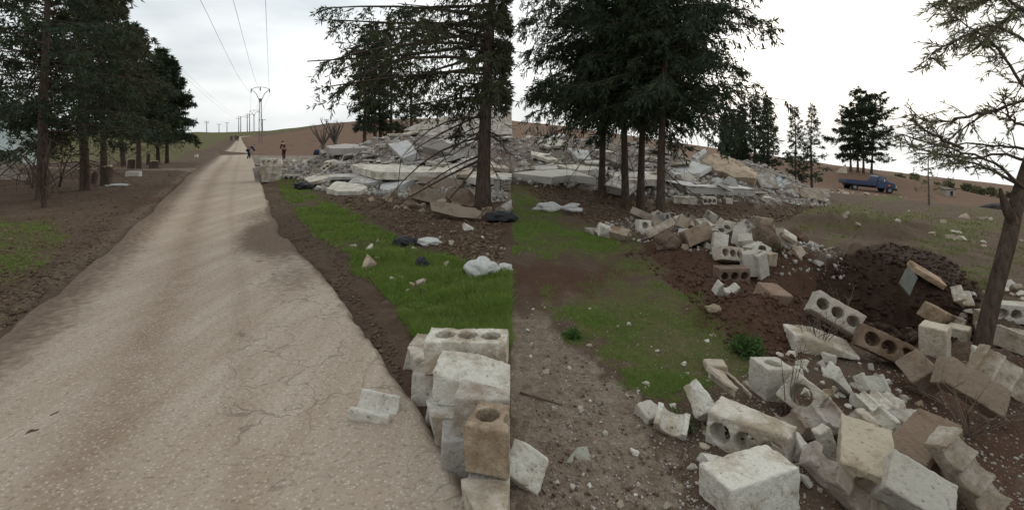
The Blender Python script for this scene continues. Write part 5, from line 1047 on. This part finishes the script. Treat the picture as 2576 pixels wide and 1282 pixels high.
# ------------------------------------------------------------------ poles and wires
M_STEEL = simple('weathered_steel', (.16, .13, .115), .7, .3, 4, .3); M_WIRE = simple('dark_wire', (.06, .06, .065), .6, .1, 4, bs=0); M_INS = simple('glazed_insulator', (.10, .06, .05), .3, .1, 4, .5, bs=0)
def y_pole(px, Y, top, label, sc=1.0, base=None):
    x = (px-CX)/FP*Y; p = Vector((x, Y, gz(x, Y)-.2)); H = at(px, top, Y).z-p.z; t = empty('power_pole', p); tag(t, label, 'power pole', 'power poles along the road'); hb = H*.76; w = .34*sc
    for s_ in (-1, 1): MB().tube([(s_*w, 0, 0), (s_*w*.62, 0, hb)], [.085*sc, .07*sc], 6).build('leg', M_STEEL, t)
    n = 9; br_ = MB()
    for i in range(n):
        z0, z1 = hb*i/n, hb*(i+1)/n; w0_, w1_ = w*(1-.38*i/n), w*(1-.38*(i+1)/n); s_ = 1 if i % 2 else -1; br_.tube([(-s_*w0_, .0, z0), (s_*w1_, .0, z1)], .035*sc, 4); br_.tube([(-w1_, 0, z1), (w1_, 0, z1)], .03*sc, 4)
    tag(br_.build('bracing', M_STEEL, t), kind='stuff')
    MB().box((0, 0, hb+.1*sc), (w*1.5, .22*sc, H*.06)).build('collar', M_STEEL, t)
    aw = 1.95*sc
    for s_ in (-1, 1):
        MB().tube([(s_*w*.5, 0, hb), (s_*aw*.45, 0, hb+(H-hb)*.5), (s_*aw, 0, H*.965)], [.075*sc, .07*sc, .06*sc], 6).build('arm', M_STEEL, t)
        MB().tube([(s_*aw, 0, H*.965), (s_*aw, 0, H*.965-.25*sc), (s_*aw, 0, H*.965-.5*sc), (s_*aw, 0, H*.965-.85*sc)], [.05*sc, .11*sc, .11*sc, .04*sc], 7).build('insulator', M_INS, t)
    MB().tube([(-aw, 0, H*.965), (-aw*.5, 0, H*.99), (0, 0, H), (aw*.5, 0, H*.99), (aw, 0, H*.965)], .055*sc, 6).build('crossbar', M_STEEL, t)
    MB().tube([(0, 0, H), (0, 0, H-.3*sc), (0, 0, H-.5*sc), (0, 0, H-.85*sc)], [.05*sc, .11*sc, .11*sc, .04*sc], 7).build('insulator', M_INS, t)
    return p, H, aw
pm, Hm, awm = y_pole(655, 108, 219, 'tall steel power pole with a forked top standing beside the road', 1.0)
p2, H2, aw2 = y_pole(639, 240, 277, 'second forked power pole farther along the road', 1.0)
def t_pole(px, Y, top, label, arms=1):
    x = (px-CX)/FP*Y; p = Vector((x, Y, gz(x, Y)-.2)); H = at(px, top, Y).z-p.z; t = empty('power_pole', p); tag(t, label, 'power pole', 'power poles along the road')
    MB().tube([(0, 0, 0), (0, 0, H)], [.24, .16], 6).build('post', M_STEEL, t)
    for k in range(arms):
        a_ = MB().box((0, 0, H-.3-.9*k), (2.6, .14, .16)).build('crossarm', M_STEEL, t)
        for s_ in (-1, 0, 1): MB().tube([(s_*1.15, 0, H-.22-.9*k), (s_*1.15, 0, H+.15-.9*k)], .08, 5).build('insulator', M_INS, a_)
for (px, Y, top, lab, ar) in [(622, 250, 289, 'distant pole with a short crossarm left of the second forked one', 2), (628, 236, 286, 'distant slim pole close beside the second forked one', 1), (605.5, 262, 293, 'taller distant pole of the close pair left of the road end', 1), (600.5, 268, 297, 'shorter distant pole of the close pair left of the road end', 1), (520, 300, 305, 'lone distant pole on the left horizon', 2), (551, 320, 312, 'faint distant pole on the left horizon, second from the left', 1), (571, 320, 308, 'faint distant pole on the left horizon, third from the left', 1), (660, 200, 300, 'slim pole just right of and behind the tall forked pole', 1), (822, 270, 300, 'small distant post on the brown hill', 1)]: t_pole(px, Y, top, lab, ar)
def wire(label, pts, r=.013):
    P = [Vector(p) for p in pts]; c_ = P[0]; o = MB().tube([p-c_ for p in P], r, 5).build('power_wire', M_WIRE, None, c_, True); tag(o, label, 'wire', 'overhead wires')
def sag(A, B, s_, n=26): return [A+(B-A)*(i/n)-Vector((0, 0, s_*4*(i/n)*(1-i/n))) for i in range(n+1)]
tips = [pm+Vector((-awm, 0, Hm*.965-.9)), pm+Vector((0, 0, Hm-.9)), pm+Vector((awm, 0, Hm*.965-.9))]
for i, (q, lab) in enumerate([((505, 0), 'leftmost overhead wire slanting down to the forked pole'), ((587, 0), 'middle overhead wire slanting down to the forked pole'), ((668, 0), 'right overhead wire dropping almost straight to the forked pole')]):
    A = tips[i]; Bm = at(q[0], q[1], 33); d = (Bm-A); End = A+d*1.9; wire(lab, sag(A, End, 0)[:1]+[A+d*(k/20*1.9)-Vector((0, 0, .9*math.sin(math.pi*min(1, k/20*1.9))-.0)) for k in range(1, 21)])
for i in range(3): wire(('left', 'middle', 'right')[i]+' far wire between the forked pole and the second one', sag(tips[i], p2+Vector(((i-1)*aw2, 0, H2*.97-.9)), 1.6), .014)
for i, (a, b_) in enumerate([((432, 150), (606, 294)), ((436, 165), (600, 298))]): wire(('upper', 'lower')[i]+' faint wire crossing the sky from the verge trees to the distant poles', sag(at(*a, 60), at(*b_, 262), 1.2), .012)
# ------------------------------------------------------------------ people
M_SKIN = simple('skin', (.36, .22, .15), .6, .1, 8, bs=0); M_HAIR = simple('dark_hair', (.02, .016, .014), .7, .2, 20, bs=0)
def skinned(name, verts, edges, mat, parent, root=0, sub=1):
    me = bpy.data.meshes.new(name); me.from_pydata([v[:3] for v in verts], edges, []); o = link(name, me, mat, parent)
    md = o.modifiers.new('skin', 'SKIN'); md.use_smooth_shade = True
    for i, v in enumerate(verts): me.skin_vertices[0].data[i].radius = (v[3], v[3]*(v[4] if len(v) > 4 else 1)); me.skin_vertices[0].data[i].use_root = (i == root)
    if sub: s_ = o.modifiers.new('sub', 'SUBSURF'); s_.levels = sub; s_.render_levels = sub
    return o
PEOPLE = []
def person(label, pos, rz, bend, stride, col_top, col_leg, h=1.72, arms='down', hair=None):
    t = empty('person', pos, rz); tag(t, label, 'person', 'people by the rubble'); k = h/1.72
    mt = simple('jacket', col_top, .9, .2, 8, bs=0); ml = simple('trousers', col_leg, .9, .2, 8, bs=0)
    def B(x, y, z):                     # upper body bends forward (+y) about the hip
        dz = z-.92; return (x*k, (y+math.sin(bend)*dz+.0)*k-math.sin(bend)*.12, (.92+math.cos(bend)*dz)*k)
    V = []; E = []
    def add(p, r, par=None):
        V.append((*p, r*k)); 
        if par is not None: E.append((par, len(V)-1))
        return len(V)-1
    pel = add((0, -math.sin(bend)*.12, .95*k), .13); sp_ = add(B(0, 0, 1.18), .125, pel); chs = add(B(0, 0, 1.36), .135, sp_); nk = add(B(0, 0, 1.50), .055, chs); hd = add(B(0, .02, 1.60), .085, nk); tp_ = add(B(0, .01, 1.70), .07, hd); add(B(0, .12, 1.60), .022, hd)
    for s_ in (-1, 1):
        hp = add((s_*.1*k, -math.sin(bend)*.10, .88*k), .09, pel); kn = add((s_*.11*k, s_*stride*.5+.03, .49*k), .062, hp); an = add((s_*.11*k, s_*stride-.02, .09*k), .043, kn); add((s_*.12*k, s_*stride+.15*k, .035*k), .04, an)
        sh = add(B(s_*.18, 0, 1.40), .06, chs)
        b = Vector(V[sh][:3])
        if arms == 'reach': el_ = add((b.x+s_*.04, b.y+.10, b.z-.26), .045, sh); wr = add((b.x, b.y+.24, b.z-.45), .033, el_); dv = Vector((0, .45, -.9))
        elif arms == 'lap': el_ = add((b.x+s_*.05, b.y+.02, b.z-.28), .045, sh); wr = add((b.x-s_*.03, b.y+.22, b.z-.34), .033, el_); dv = Vector((0, .95, -.2))
        else: el_ = add((b.x+s_*.05, b.y-.02, b.z-.28), .045, sh); wr = add((b.x+s_*.06, b.y+.04, b.z-.53), .033, el_); dv = Vector((0, .1, -1))
        w_ = Vector(V[wr][:3]); pl = add(tuple(w_+dv*.07), .03, wr)
        for f in range(4): add(tuple(w_+dv*(.15+.015*(f in (1, 2)))+Vector(((f-1.5)*.02, .01, 0))), .009, pl)
        add(tuple(w_+dv*.09+Vector((-s_*.045, .02, 0))), .01, pl)
    body = skinned('body', V, E, M_SKIN, t)
    def cloth(name, ids, mat, grow):
        mp_ = {i: q for q, i in enumerate(ids)}; skinned(name, [(*V[i][:3], V[i][3]+grow) for i in ids], [(mp_[a], mp_[b_]) for a, b_ in E if a in mp_ and b_ in mp_], mat, t)
    # indices: 0 pelvis 1 spine 2 chest ... per side: hip, knee, ankle, toe, shoulder, elbow, wrist, palm, 5 fingers
    st = [7, 20]
    cloth('jacket', [0, 1, 2]+[s_+q for s_ in st for q in (4, 5, 6)], mt, .018); cloth('trousers', [0]+[s_+q for s_ in st for q in (0, 1, 2)], ml, .014)
    hc = Vector(B(0, -.015, 1.655)); bm = bmesh.new(); bmesh.ops.create_icosphere(bm, subdivisions=2, radius=.105*k)
    for v in bm.verts: v.co = Vector((v.co.x*.9, v.co.y, max(v.co.z, -.03)))+hc
    link('hair', bm_mesh(bm, 'hair'), hair or M_HAIR, t); return t
NAVY = (.015, .022, .05)
def stand(px, py, Y=None):
    if Y is None: return foot(px, py, .0)
    x = (px-CX)/FP*Y; return Vector((x, Y, gz(x, Y)))
person('person in dark navy clothes bending over at the right edge of the road', stand(626, 393, 47), R(-70), R(50), .12, NAVY, NAVY, arms='reach', hair=simple('grey_hair', (.2, .19, .18), .8, .1, 8, bs=0))
person('person in a dark maroon jacket standing in the low rubble', stand(714, 383, 47), R(60), R(18), .05, (.055, .018, .018), (.05, .02, .02), arms='lap')
for i, (px, Y, lab) in enumerate([(582, 118, 'leftmost of the three far people walking up the road'), (593, 122, 'middle one of the three far people on the road'), (598, 118, 'rightmost of the three far people on the road')]): person(lab, stand(px, 357, Y), R(10*i), R(3), .15, (.03, .03, .035), (.025, .025, .03))
person('lone dark figure standing at the right end of the rubble', stand(2013, 455, 60), R(100), R(4), .08, (.02, .018, .016), (.02, .018, .016))
bpy.context.view_layer.update(); dg = bpy.context.evaluated_depsgraph_get()
for o in [q for q in bpy.data.objects if q.type == 'MESH' and q.modifiers]:
    me = bpy.data.meshes.new_from_object(o.evaluated_get(dg)); o.modifiers.clear(); o.data = me
# ------------------------------------------------------------------ the dark truck
M_NAVY = simple('navy_truck_paint', (.022, .040, .095), .35, .2, 3, .5, bs=0); M_TYRE = simple('tyre_rubber', (.02, .02, .02), .9, .2, 8); M_RIM = simple('grey_rim', (.2, .2, .2), .5, .2, 8); M_GLS = simple('dusty_glass', (.10, .12, .14), .15, .2, 3, .6, bs=0); M_ORG = simple('orange_lamp', (.75, .16, .03), .4, .1, 8, bs=0); M_BED = simple('dark_truck_bed', (.022, .024, .030), .7, .3, 5); M_WHT = simple('white_paint', (.7, .7, .7), .5, .1, 4, bs=0)
Yk = 64.; xk = (2182-CX)/FP*Yk; t = empty('flatbed_truck', (xk, Yk, gz(xk, Yk)), R(-5)); tag(t, 'dark navy flatbed truck facing right on the slope below the pines', 'truck')
t.rotation_euler = (0, R(5.0), R(-6))
cabp = [(.55, .55), (2.75, .55), (2.78, 1.05), (2.55, 1.32), (1.75, 1.48), (1.45, 2.0), (.75, 2.05), (.58, 1.95)]
def prism(pts, y0, y1): mb = MB(); n = len(pts); mb.add([(x, y0, z) for x, z in pts]+[(x, y1, z) for x, z in pts], [tuple(range(n)), tuple(range(2*n-1, n-1, -1))]+[(i, i+n, (i+1) % n+n, (i+1) % n) for i in range(n)]); return mb
def bev(o, w=.05): m_ = o.modifiers.new('bevel', 'BEVEL'); m_.width = w; m_.segments = 2; return o
cb_ = bev(prism(cabp, -.85, .85).build('cab', M_NAVY, t), .06)
dr_ = MB().box((1.08, -.86, 1.15), (.86, .03, 1.0)).build('door', M_NAVY, t); MB().box((.78, -.89, 1.2), (.14, .03, .04)).build('handle', M_RIM, dr_)
prism([(.72, 1.5), (1.55, 1.5), (1.36, 1.9), (.78, 1.92)], -.885, -.868).build('side_window', M_GLS, t)
MB().add([(1.80, -.74, 1.49), (1.80, .74, 1.49), (1.50, .68, 1.96), (1.50, -.68, 1.96)], [(0, 1, 2, 3)]).build('windscreen', M_GLS, t)
MB().box((2.80, 0, .82), (.06, 1.1, .36)).build('grille', M_BED, t); MB().box((2.86, 0, .52), (.14, 1.8, .2)).build('bumper', M_BED, t)
for s_ in (-1, 1): MB().tube([(2.78, s_*.68, .9), (2.85, s_*.68, .9)], [.13, .12], 12).build('headlight', M_WHT, t)
MB().box((1.95, -.88, .98), (.20, .06, .22)).build('marker_lamp', M_ORG, t)
MB().box((1.3, -1.0, 1.55), (.05, .12, .24)).build('mirror', M_WHT, t)
MB().box((-.9, 0, .62), (3.9, .7, .2)).build('chassis', M_BED, t)
bd_ = MB().box((-1.25, 0, .80), (3.5, 1.9, .12)).build('bed', M_BED, t)
for s_ in (-1, 1): MB().box((-1.25, s_*.93, 1.06), (3.5, .06, .40)).build('side_board', M_NAVY, bd_)
MB().box((-3.0, 0, 1.06), (.06, 1.8, .40)).build('tail_board', M_NAVY, bd_); MB().box((.46, 0, 1.2), (.06, 1.8, .7)).build('head_board', M_NAVY, bd_)
for (x, s_) in [(2.05, -1), (2.05, 1), (-2.0, -1), (-2.0, 1)]:
    w_ = MB().tube([(x, s_*.72, .4), (x, s_*.76, .4), (x, s_*.90, .4), (x, s_*.94, .4)], [.34, .40, .40, .34], 18).build('wheel', M_TYRE, t, smoothed=False); MB().tube([(x, s_*.93, .4), (x, s_*.96, .4)], [.22, .18], 12).build('rim', M_RIM, w_)
# far hut and dark heap on the right slope
hp = at(2383, 458, 70); hp.z = gz(hp.x, hp.y); t = empty('small_hut', hp); t.scale = (.7, .7, .7); tag(t, 'tiny pale hut on the right skyline beside the sapling', 'hut'); MB().box((0, 0, .6), (1.8, 1.5, 1.3)).build('wall', M_CON, t, color=(.4, .37, .33)); MB().box((0, 0, 1.3), (2.1, 1.8, .12)).build('roof', M_BED, t); MB().box((.2, -.76, .5), (.5, .04, .9)).build('door', M_BED, t)
bm = lump_bm((5, 2, 1.3), 7); o = link('debris_heap', bm_mesh(bm, 'debris_heap'), simple('dark_heap', (.05, .045, .045), .9, .5, 3, bs=.8, bd=.1)); xh = (2535-CX)/FP*52; o.location = (xh, 52, gz(xh, 52)+.1); tag(o, 'low dark heap of scrap at the far right under the leaning tree', 'heap')
s_ = slab_px('concrete_plate', 'pale pointed slab standing on the brown slope left of the pines', [(2100, 436), (2128, 412), (2132, 436)], 54, .2, 2.5, .4, (.45, .4, .33), cat='concrete plate')
s2 = s_
